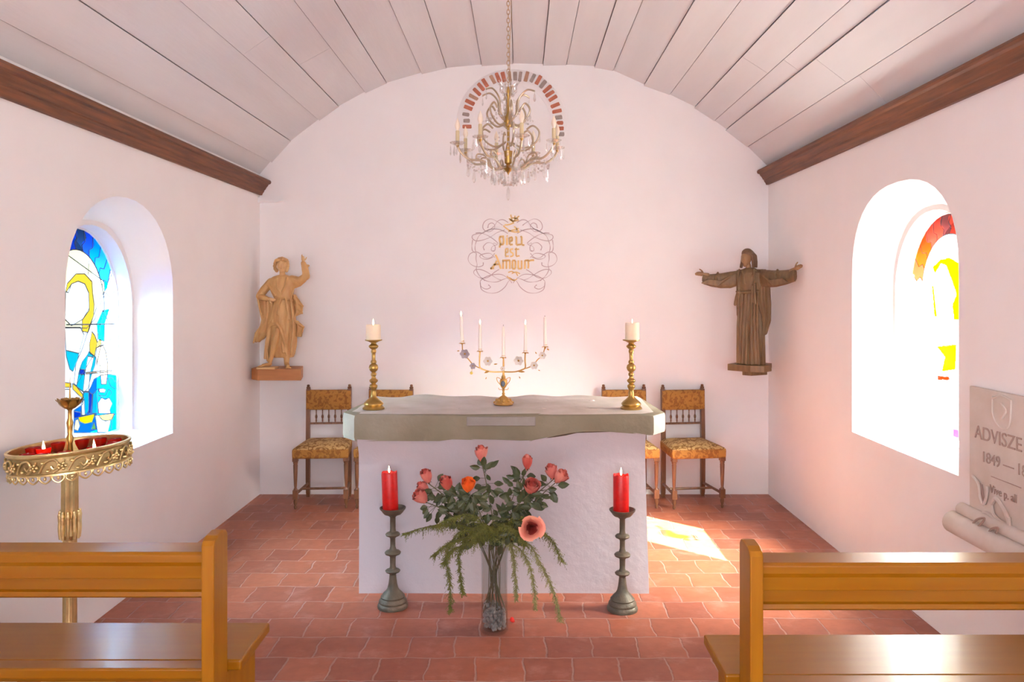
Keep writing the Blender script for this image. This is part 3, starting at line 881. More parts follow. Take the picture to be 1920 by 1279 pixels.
def flame_part(parent, z, s=1.0, x=0, y=0):
    mb = MB(); mb.lathe([(.0005, 0), (.0035, .004), (.0052, .011), (.0046, .020), (.0026, .030), (.0004, .040)], 12)
    for i, v in enumerate(mb.v): mb.v[i] = (v[0] * s + x, v[1] * s + y, v[2] * s + z)
    return build('flame', mb, M['flame'], parent, smooth=80)
def wick_part(parent, z, h=.012, x=0, y=0):
    mb = MB(); mb.tube([(x, y, z - .004), (x + .0008, y, z + h)], .0012, 6)
    return build('wick', mb, M['wick'], parent)

# brass altar candlesticks
PMS = 320.5; YS = 4.68; ZT = 1.024
def zs_(yz): return H - (570 + yz / 3.048 - CY) / PMS
stick_raw = [(605, 62), (598, 63), (592, 56), (585, 50), (578, 57), (572, 56), (560, 45), (548, 30), (535, 17), (515, 16), (500, 13), (488, 18), (480, 22), (470, 22), (462, 12), (455, 17), (448, 24), (440, 24), (432, 14),
             (420, 11), (412, 16), (402, 16), (396, 10), (385, 22), (370, 27), (355, 23), (347, 13), (340, 17), (332, 16), (325, 10), (290, 11), (280, 15), (272, 15), (265, 12), (258, 22), (250, 28), (243, 27), (236, 17), (228, 14), (220, 30), (214, 48), (209, 49), (209, 44), (214, 38), (214, 1)]
def rz_prof(raw, zf, k, zbase):
    out = [(.0005, 0)]
    for yz, r in raw: out.append((r * k, max(0, zf(yz) - zbase)))
    return out
def altar_stick(px, label, first=None):
    x = (px - CX) * YS / F
    if first: return dup(first, (x, YS, ZT), 0, label)
    t = thing('brass_candlestick', label, 'candlestick', (x, YS, ZT), 0, 'turned brass candlesticks on the altar')
    raw = rz_prof(stick_raw, zs_, 1 / 977, zs_(605))
    hcut = 10
    base = raw[:11]; shaft = raw[10:40]; pan = raw[39:]
    mb = MB(); mb.lathe(base); build('base', mb, M['brass'], t, smooth=50)
    mb = MB(); mb.lathe(shaft); build('shaft', mb, M['brass'], t, smooth=50)
    mb = MB(); mb.lathe(pan); build('drip_pan', mb, M['brass'], t, smooth=50)
    t['panz'] = raw[-1][1]
    return t
st1 = altar_stick(700.5, 'turned brass candlestick at the left end of the altar slab')
panz = st1['panz']; del st1['panz']
st2 = altar_stick(1183.5, 'turned brass candlestick at the right end of the altar slab', st1)
def pillar(px, h, label, rr=.0425, leanpx=0, m='ivory_wax', lit=True, Yc=None, z=None, group=None, fs=1.0, jag=0.0):
    Yc = Yc or YS; x = (px - CX) * Yc / F
    t = thing('pillar_candle', label, 'candle', (x, Yc, z), 0, group)
    mb = MB()
    n = 28
    prof = [(rr * .97, 0), (rr, .004), (rr, h - .006), (rr * .95, h), (rr * .86, h - .002), (rr * .80, h - .014), (.0008, h - .016)]
    mb.lathe(prof, n)
    if jag:
        for i, v in enumerate(mb.v):
            a = math.atan2(v[1], v[0])
            if v[2] > h - .0085 and math.hypot(v[0], v[1]) > rr * .84:
                mb.v[i] = (v[0] * (1 + .02 * math.sin(3 * a)), v[1], v[2] + jag * (math.sin(3 * a + 1) * .5 + math.sin(5 * a) * .5))
    build('wax', mb, M[m], t, smooth=50)
    wick_part(t, h - .016, .02)
    if lit: flame_part(t, h - .004, fs)
    return t
zc = ZT + panz
pillar(700, .092, 'thick ivory candle with flame on the left brass candlestick', z=zc, fs=.95, rr=.043)
pillar(1185.5, .104, 'thick ivory candle with flame on the right brass candlestick', z=zc, fs=.6, rr=.0415)

# bronze floor candlesticks
PMF = 345.9
def zf_(yz): return H - (820 + yz / 3.28 - CY) / PMF
floor_raw = [(1072, 92), (1060, 94), (1050, 90), (1042, 84), (1036, 86), (1028, 84), (1012, 72), (1004, 74), (998, 68), (985, 58), (970, 42), (955, 33), (930, 27), (900, 23), (872, 20), (862, 26), (856, 42), (848, 46), (842, 40), (836, 22), (820, 17), (765, 18), (756, 24), (746, 46), (736, 50), (728, 42), (720, 22),
             (700, 16), (650, 16), (640, 24), (632, 42), (624, 45), (616, 38), (610, 20), (590, 17), (520, 17), (508, 30), (500, 52), (490, 62), (478, 70), (468, 79), (460, 80), (460, 74), (470, 66), (478, 55), (480, 1)]
Y1, Y2 = 4.337, 4.30
f1 = thing('floor_candlestick', 'weathered bronze ringed candlestick on the floor left of the flower vase', 'candlestick', ((736.5 - CX) * Y1 / F, Y1, 0), 0, 'bronze floor candlesticks')
raw = rz_prof(floor_raw, zf_, 1 / 1134.6, zf_(1072))
mb = MB(); mb.lathe(raw[:16]); build('base', mb, M['bronze'], f1, smooth=50)
mb = MB(); mb.lathe(raw[15:38]); build('stem', mb, M['bronze'], f1, smooth=50)
mb = MB(); mb.lathe(raw[37:]); build('drip_pan', mb, M['bronze'], f1, smooth=50)
fpz = raw[-1][1]
f2 = dup(f1, ((1167 - CX) * Y2 / F, Y2, 0), .6, 'weathered bronze ringed candlestick on the floor right of the flower vase')
c1 = pillar(732.5, .215, 'red pillar candle with flame on the left floor candlestick, leaning slightly', rr=.0425, m='red_wax', Yc=Y1, z=fpz - .006, fs=.95, jag=.006)
c1.rotation_euler = (0, R(-2.2), 0)
c2 = pillar(1164.5, .205, 'red pillar candle with flame on the right floor candlestick', rr=.0425, m='red_wax', Yc=Y2, z=fpz - .002, fs=1.05, jag=.006)

# ------------------------------------------------------------------ candelabra with porcelain flowers
YC = 4.86; PC = F / YC
cd = thing('candelabra', 'gilt five-armed candelabra with white porcelain flowers in the middle of the altar', 'candelabra', ((944 - CX) / PC, YC, 1.024))
def Q(x, y, dy=0): # zoom pixels to local
    return Vector(((x - 700) / 6.733 / PC, dy, H - (580 + y / 6.733 - CY) / PC - 1.024))
def zq(y): return Q(700, y).z
mb = MB(); mb.lathe([(.0005, 0), (.056, 0), (.060, .004), (.052, .012), (.044, .020), (.036, .034), (.024, .046), (.010, .054), (.007, .060), (.010, .066), (.006, .074), (.006, .084)], 24)
for v in range(3):
    a = R(90 + 120 * v + 180)
    mb.ell((.055 * math.cos(a), .045 * math.sin(a), .010), (.016, .014, .010), 10, 6)
for v in range(8):
    a = R(45 * v); mb.ell((.040 * math.cos(a), .040 * math.sin(a), .026), (.010, .010, .012), 8, 6)
build('base', mb, M['gilt'], cd)
zb = zq(1050)
mb = MB(); mb.lathe([(.006, .080), (.009, .086), (.005, .092), (.008, zq(1000)), (.018, zq(970)), (.024, zq(930)), (.022, zq(895)), (.012, zq(870)), (.014, zq(860)), (.009, zq(840)), (.006, zq(820)), (.006, zq(790)), (.004, zq(600))], 18)
build('vase_stem', mb, M['gilt'], cd)
mb = MB(); mb.ell(Q(695, 935, -.022), (.013, .005, .018)); build('medallion', mb, M['enamel'], cd)
mb = MB()
for s_ in (-1, 1):
    mb.tube(spline([Q(700 + s_ * 35, 960), Q(700 + s_ * 75, 910), Q(700 + s_ * 85, 865), Q(700 + s_ * 50, 870), Q(700 + s_ * 30, 890)]), .0022, 6)
    mb.tube(spline([Q(700 + s_ * 10, 1010), Q(700 + s_ * 50, 1015), Q(700 + s_ * 62, 990)]), .002, 6)
build('vase_handle', mb, M['gilt'], cd)
def arm(path, rad=.0042):
    mb = MB(); mb.tube(spline(path), rad, 7)
    return build('arm', mb, M['gilt'], cd)
arm([Q(700, 790), Q(560, 790), Q(470, 770), Q(405, 735), Q(398, 640), Q(405, 520)])
arm([Q(700, 790), Q(840, 790), Q(930, 765), Q(975, 735), Q(972, 640), Q(975, 530)])
arm([Q(430, 750), Q(380, 735, .01), Q(315, 700, .01), Q(255, 630, .01), Q(190, 560, .01), Q(180, 440, 0)], .0032)
arm([Q(950, 755), Q(1010, 740, .01), Q(1080, 705, .01), Q(1130, 640, .01), Q(1195, 580, .01), Q(1225, 470, 0)], .0032)
cups = [(180, 430, 380, 30, True), (405, 530, 480, 135, True), (698, 610, 560, 190, False), (977, 550, 500, 140, True), (1228, 475, 430, 75, False)]
tl = ['white taper candle on the outermost left arm of the gilt candelabra', 'white taper candle on the inner left arm of the gilt candelabra', 'white taper candle on the middle stem of the gilt candelabra',
      'white taper candle on the inner right arm of the gilt candelabra', 'white taper candle on the outermost right arm of the gilt candelabra']
for i, (x, y, yt, yc, lit) in enumerate(cups):
    mb = MB(); c = Q(x, y)
    mb.lathe([(.002, -.014), (.004, -.006), (.009, 0), (.011, .012), (.009, zq(yt) - c.z + .006), (.006, zq(yt) - c.z + .004), (.0045, 0.006)], 12, c)
    for k in range(6):
        a = R(60 * k + 15)
        d = Vector((math.cos(a), math.sin(a), 0)); p = Vector(c)
        q0 = p + d * .006; q1 = p + d * .016 + Vector((0, 0, .003)); q2 = p + d * .022 + Vector((0, 0, -.004))
        sd = Vector((-d.y, d.x, 0)) * .006
        mb.add([q0 - sd * .5, q0 + sd * .5, q1 + sd, q1 - sd, q2], [(0, 1, 2, 3), (3, 2, 4)])
        mb.add([v + Vector((0, 0, -.0012)) for v in (q0 - sd * .5, q0 + sd * .5, q1 + sd, q1 - sd, q2)], [(3, 2, 1, 0), (4, 2, 3)])
    build('candle_cup', mb, M['gilt'], cd, fixn=False)
    # candle: a thing of its own
    base = Vector(cd.location) + c + Vector((0, 0, .006))
    hgt = zq(yc) - c.z - .006
    tp = thing('taper_candle', tl[i], 'candle', base, 0, 'white tapers on the gilt candelabra')
    hw = hgt - (.026 if lit else .01)
    mb = MB(); mb.lathe([(.0105, -.002), (.0108, .004), (.0092, hw * .75), (.0072, hw - .004), (.002, hw), (.0005, hw)], 14)
    build('wax', mb, M['white_wax'], tp)
    wick_part(tp, hw, .008)
    if lit: flame_part(tp, hw + .001, .72)
    if i == 0: tp.rotation_euler = (0, R(-2.5), 0)
    if i == 4: tp.rotation_euler = (0, R(-1), 0)
def flower(x, y, rr, mt, dy=-.012, petals=6, seed=0):
    mb = MB(); c = Q(x, y, dy); rg = random.Random(seed); rr *= 1.3
    for layer in range(2):
        for k in range(petals):
            a = 2 * PI * (k + .5 * layer) / petals + rg.uniform(-.15, .15)
            d = Vector((math.cos(a), -.35 + .25 * layer, math.sin(a))).normalized()
            sd = Vector((-math.sin(a), 0, math.cos(a)))
            L_ = rr * (1 - .3 * layer)
            pts = []
            for u in (0.05, .35, .7, 1):
                wv = [.12, .38, .42, .12][[0.05, .35, .7, 1].index(u)] * L_
                mid = c + d * L_ * u + Vector((0, -.3 * L_ * u * u, 0))
                pts += [mid - sd * wv, mid + Vector((0, .12 * L_, 0)), mid + sd * wv]
            mb.add(pts, [(3 * i + j, 3 * i + j + 1, 3 * i + j + 4, 3 * i + j + 3) for i in range(3) for j in range(2)])
    o = build('porcelain_flower', mb, mt, cd, smooth=70, fixn=False)
    m2 = MB(); m2.ell(c + Vector((0, -.008, 0)), rr * .2, 8, 6); build('flower_eye', m2, M['gilt'], o)
flower(215, 560, .024, M['porcelain_grey'], seed=1)
flower(315, 712, .016, M['porcelain_grey'], seed=2)
flower(505, 650, .023, M['porcelain'], seed=3)
flower(890, 645, .024, M['porcelain'], seed=4)
flower(1085, 705, .020, M['porcelain'], seed=5)
flower(1190, 580, .019, M['porcelain'], seed=6)
flower(690, 745, .012, M['porcelain'], seed=7)
mb = MB(); mb.ell(Q(295, 805, 0), (.009, .006, .009)); mb.tube([Q(295, 800), Q(310, 730, .01)], .0015, 5); build('yellow_bud', mb, M['yellow_bloom'], cd)
def leafy(x, y, ang, L_, w_):
    mb = MB(); c = Q(x, y, -.004); d = Vector((math.cos(ang), 0, math.sin(ang))); s_ = Vector((-d.z, 0, d.x))
    vs = []
    for u, wv in ((0, .1), (.3, .8), (.6, 1), (.85, .55), (1, .05)):
        for sgn in (-1, 0, 1): vs.append(c + d * L_ * (u - .5) + s_ * w_ * wv * sgn * .5 + Vector((0, -.003 if sgn == 0 else 0, 0)))
    mb.add(vs, [(3 * i + j, 3 * i + j + 1, 3 * i + j + 4, 3 * i + j + 3) for i in range(4) for j in range(2)])
    mb.add([v + Vector((0, .001, 0)) for v in vs], [(3 * i + j, 3 * i + j + 1, 3 * i + j + 4, 3 * i + j + 3) for i in range(4) for j in range(2)])
    build('gilt_leaf', mb, M['gilt'], cd, fixn=False)
for a in ((490, 790, .4, .034, .014), (920, 785, -.1, .05, .013), (600, 692, .1, .024, .008), (130, 525, .1, .016, .007), (480, 870, 1.2, .014, .006), (905, 860, -1.1, .014, .006),
          (397, 650, 1.6, .03, .008), (972, 650, 1.6, .03, .008), (1110, 550, -1, .016, .007), (1150, 770, -.4, .014, .006), (1262, 505, -.6, .018, .010)):
    leafy(*a)

# ------------------------------------------------------------------ chairs
def make_chair():
    t = thing('upholstered_chair', '', 'chair', (0, 0, 0), 0, 'walnut chairs with ochre tapestry along the back wall')
    W1, W2, D = .197, .170, .185      # half widths front and back, half depth of the legs
    # seat
    mb = MB(); n = 18; rows_ = []
    def seat_ring(k, z):
        ring = []
        for (xx, yy) in ((-.218, -.21), (-.10, -.213), (0, -.214), (.10, -.213), (.218, -.21), (.210, -.07), (.200, .07), (.190, .20), (.08, .202), (0, .202), (-.08, .202), (-.190, .20), (-.200, .07), (-.210, -.07)):
            ring.append((xx * k, yy * k, z))
        return ring
    prof = [(.96, .398), (.99, .402), (1.0, .415), (1.005, .455), (.995, .470), (.95, .480), (.84, .492), (.66, .503), (.42, .511), (.18, .515), (.02, .516)]
    mb.rings([seat_ring(k, z) for k, z in prof])
    for i, f in enumerate(mb.f):
        if min(mb.v[k][2] for k in f) < .469: mb.m[i] = 1
    build('seat', mb, [M['tapestry_seat'], M['tapestry_back']], t, smooth=60)
    # front legs: turned
    for s_ in (-1, 1):
        mb = MB()
        mb.lathe([(.008, 0), (.011, .006), (.013, .018), (.009, .028), (.013, .040), (.016, .055), (.014, .075), (.018, .080)], 14, (s_ * W1, -.185, 0))
        mb.box(s_ * W1 - .019, s_ * W1 + .019, -.204, -.166, .080, .150)
        mb.lathe([(.018, .148), (.013, .160), (.010, .168), (.012, .185), (.015, .25), (.018, .345), (.016, .355), (.019, .362), (.019, .372), (.014, .377)], 14, (s_ * W1, -.185, 0))
        mb.box(s_ * W1 - .021, s_ * W1 + .021, -.206, -.164, .375, .402)
        build('leg', mb, M['chair_wood'], t, smooth=40)
    for s_ in (-1, 1):
        # rear leg runs up as the back post, raked
        mb = MB()
        def sec(z, y, wd): return [(s_ * W2 - wd, y - wd, z), (s_ * W2 + wd, y - wd, z), (s_ * W2 + wd, y + wd, z), (s_ * W2 - wd, y + wd, z)]
        mb.rings([sec(0, .195, .013), sec(.04, .19, .016), sec(.15, .185, .017), sec(.45, .183, .017)])
        build('leg', mb, M['chair_wood'], t, smooth=None)
        mb = MB()
        mb.rings([sec(.445, .184, .0165), (sec(.60, .187, .016)), sec(.90, .199, .016)])
        mb.lathe([(.012, .898), (.016, .904), (.017, .914), (.010, .922), (.013, .928), (.009, .936), (.001, .938)], 12, (s_ * W2, .199, 0))
        build('back_post', mb, M['chair_wood'], t, smooth=None)
    # upholstered back panel
    mb = MB(); rr = []
    for (z, th) in ((.728, .012), (.736, .020), (.79, .024), (.85, .024), (.882, .020), (.892, .010)):
        y = .184 + (z - .45) * .033
        ring = []
        for k in range(9):
            x = -.182 + .364 * k / 8; c_ = .006 * (1 - ((k - 4) / 4) ** 2)
            ring.append((x, y - th - c_, z))
        for k in range(9):
            x = .182 - .364 * k / 8
            ring.append((x, y + th * .8, z))
        rr.append(ring)
    mb.rings(rr)
    build('back_panel', mb, M['tapestry_back'], t, smooth=60)
    mb = MB()
    mb.box(-.155, .155, .178, .196, .607, .622)
    build('back_rail', mb, M['chair_wood'], t, smooth=None)
    for k in range(5):
        x = -.104 + .052 * k
        mb = MB(); mb.lathe([(.006, .618), (.004, .632), (.0075, .640), (.004, .648), (.009, .662), (.010, .674), (.004, .690), (.004, .715), (.006, .735)], 10, (x, .189, 0))
        build('spindle', mb, M['chair_wood'], t)
    mb = MB()
    for s_ in (-1, 1):
        mb.tube([(s_ * W1, -.185, .115), (s_ * W2, .19, .115)], .011, 8)
    mb.tube([(-(W1 + W2) / 2, .0, .115), ((W1 + W2) / 2, .0, .115)], .010, 8)
    build('stretcher', mb, M['chair_wood'], t)
    return t
ch = make_chair()
specs = [((-1.585, 6.50), R(4), 'walnut chair with ochre tapestry seat in full view left of the altar'),
         ((-1.085, 6.50), R(-2), 'walnut chair mostly hidden behind the left end of the altar'),
         ((.875, 6.50), R(2), 'walnut chair half hidden behind the right end of the altar'),
         ((1.385, 6.50), R(7), 'walnut chair with ochre tapestry seat in full view right of the altar')]
for i, ((x, y), a, lab) in enumerate(specs):
    if i == 0: ch.location = (x, y, 0); ch.rotation_euler = (0, 0, a); ch['label'] = lab
    else: dup(ch, (x, y, 0), a, lab)

# ------------------------------------------------------------------ pews
def make_pew(label, sgn, Xp, Yn, Xend):
    # sgn -1: pew on the left (end post on its right); Xp inner face of end post; Yn near edge of post
    t = thing('pew', label, 'pew', (Xp, Yn, 0), 0, 'honey pine pews')
    s = sgn
    Lx = abs(Xend - Xp)
    def X(a): return s * a      # a measured from the aisle face outwards
    def bx(name, a0, a1, y0, y1, z0, z1, m, bv=.006):
        mb = MB(); mb.box(min(X(a0), X(a1)), max(X(a0), X(a1)), y0, y1, z0, z1)
        return bevel(build(name, mb, m, t, smooth=None), bv, 3)
    for a in (0.0, Lx - .042):
        # upright: board with rounded top corner
        mb = MB()
        poly = [(.0, 0), (.125, 0), (.125, .885), (.11, .901), (.085, .906), (.035, .902), (.01, .892), (0, .878)]
        mb.prism(poly, min(X(a), X(a + .042)), max(X(a), X(a + .042)), axis='X')
        bevel(build('end_post', mb, M['pew_post'], t, smooth=None), .005, 3)
        mb = MB()
        poly = [(.10, 0), (.42, 0), (.42, .41), (.10, .41)]
        mb.prism(poly, min(X(a + .004), X(a + .038)), max(X(a + .004), X(a + .038)), axis='X')
        bevel(build('seat_support', mb, M['pew_post'], t, smooth=None), .004, 2)
    # top rail with book ledge
    mb = MB()
    prof = [(.040, .757), (.038, .80), (.030, .815), (.030, .838), (.038, .847), (.140, .847), (.147, .838), (.147, .815), (.130, .757)]
    mb.prism(prof, min(X(.036), X(Lx - .036)), max(X(.036), X(Lx - .036)), axis='X')
    bevel(build('top_rail', mb, M['pew'], t, smooth=None), .003, 2)
    mb = MB()
    prof = [(.060, .760), (.060, .715), (.048, .711), (.046, .697), (.054, .690), (.100, .690), (.100, .760)]
    mb.prism(prof, min(X(.036), X(Lx - .036)), max(X(.036), X(Lx - .036)), axis='X')
    build('lower_rail', mb, M['pew'], t, smooth=None)
    bx('seat', -.042, Lx - .0, .062, .440, .413, .450, M['pew'], .008) if False else None
    mb = MB()
    mb.box(min(X(-.045), X(Lx)), max(X(-.045), X(Lx)), .126, .440, .413, .450)
    mb.box(min(X(.042), X(Lx - .042)), max(X(.042), X(Lx - .042)), .062, .128, .413, .450)
    bevel(build('seat', mb, M['pew'], t, smooth=None), .007, 3)
    mb = MB(); mb.box(min(X(.04), X(Lx - .04)), max(X(.04), X(Lx - .04)), .20, .225, .34, .415)
    build('seat_rail', mb, M['pew'], t, smooth=None)
    return t
make_pew('honey pine pew in the left foreground, right post by the aisle', -1, -.995, 2.60, -2.14)
make_pew('honey pine pew in the right foreground, left post by the aisle', 1, .718, 2.495, 2.05)

# ------------------------------------------------------------------ statues
def carved(name, mb, m, parent, vox=.0055, sm=3, loc=None):
    o = build(name, mb, m, parent, smooth=80)
    r = o.modifiers.new('carve', 'REMESH'); r.mode = 'VOXEL'; r.voxel_size = vox; r.use_smooth_shade = True
    s_ = o.modifiers.new('soften', 'SMOOTH'); s_.factor = .5; s_.iterations = sm
    return o
def capsule(mb, pts, rad, n=12):
    mb.tube(pts, rad, n)
    rl = rad if isinstance(rad, (list, tuple)) else [rad] * len(pts)
    mb.ell(pts[0], rl[0], 10, 7); mb.ell(pts[-1], rl[-1], 10, 7)
def hand(mb, wrist, d, up, side, s=1.0, curls=(.2, .2, .3, .4), spread=.25):
    # wrist point, direction of the palm, palm normal "up", thumb side
    d = Vector(d).normalized(); up = Vector(up).normalized(); sd = d.cross(up).normalized() * side
    w0 = Vector(wrist); p1 = w0 + d * .030 * s
    capsule(mb, [w0, p1], [.0095 * s, .0125 * s])
    mb.ell(w0 + d * .018 * s, (.015 * s, .015 * s, .015 * s), 10, 7)
    for k, cu in enumerate(curls):
        off = (k - 1.5) * .0066 * s
        b0 = w0 + d * .027 * s - sd * off * -1
        dd = (d + sd * ((1.5 - k) * -spread * .12 * -1)).normalized()
        L_ = (.024, .028, .026, .020)[k] * s
        m1 = b0 + dd * L_ * .5
        m2 = m1 + (dd * (1 - cu) - up * cu).normalized() * L_ * .55
        capsule(mb, [b0, m1, m2], [.0047 * s, .0043 * s, .0036 * s], 8)
    tb = w0 + d * .010 * s + sd * .012 * s
    capsule(mb, [tb, tb + (d * .6 + sd * .8) * .013 * s, tb + (d * .9 + sd * .75) * .024 * s], [.0055 * s, .005 * s, .004 * s], 8)

# ---- left statue: curly-haired youth, arm raised
PS = F / 6.52
S1 = thing('wooden_statue', 'pale carved statue of a curly-haired figure with one arm raised, on orange wooden plinth', 'statue', ((530 - CX) / PS, 6.52, H - (690 - CY) / PS))
kz = 4.57 * PS
def G(x, y, d=0): return Vector(((x - 411) / kz, d, (1100 - y) / kz))
mb = MB()
poly = [((473 - 530) / PS - .0, .18), ((473 - 530) / PS, -.02), ((491 - 530) / PS, -.10), (.178, -.10), (.118, .18)]
n = len(poly)
mb.prism(poly, -.092, 0.0, axis='Z')
bevel(build('plinth', mb, M['plinth_light'], S1, smooth=None), .003)
mb = MB()
# torso and neck
def loft(mb, secs, n=40, fold=(0, 0), seed=0, amp=None):
    # secs: (zoomy, xl, xr, depth, cy, foldamp)
    rr = []
    for (y, xl, xr, dep, cy, fa) in secs:
        c = G((xl + xr) / 2, y); rx = (xr - xl) / 2 / kz
        ring = []
        for j in range(n):
            a = 2 * PI * j / n
            f = 1 + fa * (.6 * math.sin(9 * a + seed + y * .004) + .5 * math.sin(14 * a + 2 * seed - y * .006))
            ring.append((c.x + rx * f * math.cos(a), cy + dep * f * math.sin(a), c.z))
        rr.append(ring)
    mb.rings(rr)
loft(mb, [(300, 385, 440, .022, 0, 0), (318, 330, 490, .038, 0, .01), (345, 292, 520, .052, 0, .02), (400, 295, 515, .060, 0, .03), (460, 320, 505, .058, -.002, .04), (505, 345, 498, .052, -.004, .05),
          (560, 325, 508, .062, -.004, .06), (640, 300, 520, .072, -.004, .07), (720, 290, 526, .078, -.004, .08), (800, 285, 528, .078, 0, .09), (900, 270, 520, .074, .01, .10), (980, 270, 505, .062, .018, .11), (1010, 285, 495, .055, .02, .1)], seed=1)
# folds down the front of the tunic
for (a, b, c_) in (((375, 330), (385, 410), (415, 465)), ((460, 325), (450, 400), (418, 465)), ((520, 400), (508, 470), (500, 520))):
    capsule(mb, [G(*a, -.045), G(*b, -.062), G(*c_, -.058)], [.006, .007, .006], 8)
for (pts) in ([(500, 520), (515, 640), (520, 760), (510, 870), (500, 985)], [(480, 560), (470, 700), (455, 820), (450, 930), (470, 985)], [(430, 700), (440, 780), (430, 880), (440, 960)],
              [(330, 700), (310, 780), (290, 880), (280, 1010)], [(345, 690), (320, 820), (300, 940), (305, 1030)], [(420, 510), (400, 560), (395, 640)], [(460, 515), (470, 580), (490, 680)]):
    capsule(mb, [G(x, y, -.074 + .01 * abs(x - 400) / 100) for x, y in pts], [.009 + .002 * (k % 2) for k in range(len(pts))], 8)
# the swag lifted over the knee
capsule(mb, [G(290, 800, -.05), G(330, 725, -.085), G(390, 715, -.098), G(425, 760, -.095), G(445, 850, -.08), G(470, 960, -.06)], [.012, .014, .013, .013, .012, .010], 10)
# belt
capsule(mb, [G(345, 515, -.035), G(395, 500, -.058), G(450, 503, -.058), G(505, 525, -.035)], [.009] * 4, 8)
# legs
capsule(mb, [G(395, 770, -.085), G(375, 850, -.085), G(350, 960, -.078), G(330, 1040, -.07)], [.024, .025, .021, .013])
capsule(mb, [G(325, 1060, -.065), G(275, 1068, -.10)], [.016, .012]); mb.ell(G(262, 1075, -.11), (.020, .020, .009))
for k in range(5): mb.ell(G(242 + 9 * k, 1077 - 0 * k, -.125 - .002 * k), (.006, .010, .005), 8, 6)
capsule(mb, [G(440, 900, .0), G(450, 980, -.01), G(450, 1060, -.02)], [.030, .028, .019])
capsule(mb, [G(452, 1065, -.02), G(480, 1080, -.075)], [.020, .016])
for k in range(5): mb.ell(G(468 + 9 * k, 1090, -.095 + .003 * k), (.0065, .011, .006), 8, 6)
# raised arm with sleeve
capsule(mb, [G(490, 345, .0), G(560, 355, -.01), G(620, 315, -.025)], [.038, .036, .030])
capsule(mb, [G(620, 315, -.025), G(612, 250, -.03), G(598, 205, -.035)], [.031, .027, .021])
capsule(mb, [G(515, 400, 0), G(560, 385, -.01), G(605, 350, -.02)], [.018, .017, .015])
for q in range(3):
    capsule(mb, [G(585 + q * 14, 355 - q * 10, -.03 - .006), G(600 + q * 12, 290, -.055), G(590 + q * 12, 225, -.052)], .006, 8)
mb.ell(G(635, 225, -.03), (.016, .016, .010))
# other arm: sleeve to hand on the hip
capsule(mb, [G(310, 365, 0), G(255, 430, -.005), G(218, 485, -.015)], [.034, .034, .030])
capsule(mb, [G(220, 490, -.02), G(275, 500, -.05), G(318, 512, -.06)], [.026, .022, .014])
capsule(mb, [G(290, 380, -.03), G(330, 430, -.05), G(365, 480, -.06)], .007, 8)
fig = carved('figure', mb, M['statue_light'], S1, .0045, 1)
# cloak
mb = MB()
def sheet(pts_l, pts_r, th=.012, wavk=3, wava=.008):
    n = len(pts_l); m_ = 10; A_ = []
    for i in range(n):
        for j in range(m_ + 1):
            t = j / m_; p = Vector(pts_l[i]).lerp(Vector(pts_r[i]), t)
            p.y += wava * math.sin(t * PI * wavk + i * .5); A_.append(p)
    fr = [p + Vector((0, -th / 2, 0)) for p in A_]; bk_ = [p + Vector((0, th / 2, 0)) for p in A_]
    N_ = len(A_); fs = []
    for i in range(n - 1):
        for j in range(m_):
            a = i * (m_ + 1) + j
            fs += [(a, a + 1, a + m_ + 2, a + m_ + 1), (N_ + a + m_ + 1, N_ + a + m_ + 2, N_ + a + 1, N_ + a)]
    for j in range(m_):
        fs += [(j, N_ + j, N_ + j + 1, j + 1)]
        a = (n - 1) * (m_ + 1) + j; fs += [(a, a + 1, N_ + a + 1, N_ + a)]
    for i in range(n - 1):
        a = i * (m_ + 1); fs += [(a, a + m_ + 1, N_ + a + m_ + 1, N_ + a)]
        a = i * (m_ + 1) + m_; fs += [(a, N_ + a, N_ + a + m_ + 1, a + m_ + 1)]
    mb.add(A_ and (fr + bk_), fs)
sheet([G(200, 470, 0), G(215, 560, 0), G(232, 660, 0), G(215, 740, 0), G(180, 800, 0), G(168, 870, -.01)], [G(330, 500, -.02), G(345, 580, -.03), G(345, 660, -.04), G(330, 720, -.04), G(310, 780, -.03), G(215, 880, -.01)], .024, 4, .010)
sheet([G(215, 740, 0), G(190, 800, 0), G(175, 885, 0)], [G(330, 720, -.02), G(300, 800, -.03), G(260, 850, -.02)], .03, 3, .012)
sheet([G(490, 470, 0), G(495, 540, 0), G(500, 620, 0), G(505, 680, 0)], [G(520, 470, 0), G(592, 565, -.02), G(584, 632, -.01), G(520, 660, 0)], .026, 3, .012)
sheet([G(510, 690, 0), G(515, 760, 0), G(515, 832, 0)], [G(540, 695, 0), G(598, 745, -.01), G(578, 835, -.01)], .026, 3, .012)
for pts in ([(205, 500), (235, 640), (250, 720), (190, 800), (172, 880)], [(285, 530), (290, 620), (270, 720), (230, 800)], [(330, 540), (345, 620), (348, 690)]):
    capsule(mb, [G(x, y, -.028) for x, y in pts], .008, 8)
for pts in ([(510, 500), (550, 545), (590, 570)], [(520, 560), (560, 600), (584, 630)], [(520, 700), (560, 730), (598, 748)]):
    capsule(mb, [G(x, y, -.022) for x, y in pts], .008, 8)
carved('cloak', mb, M['statue_light'], S1, .0045, 1)
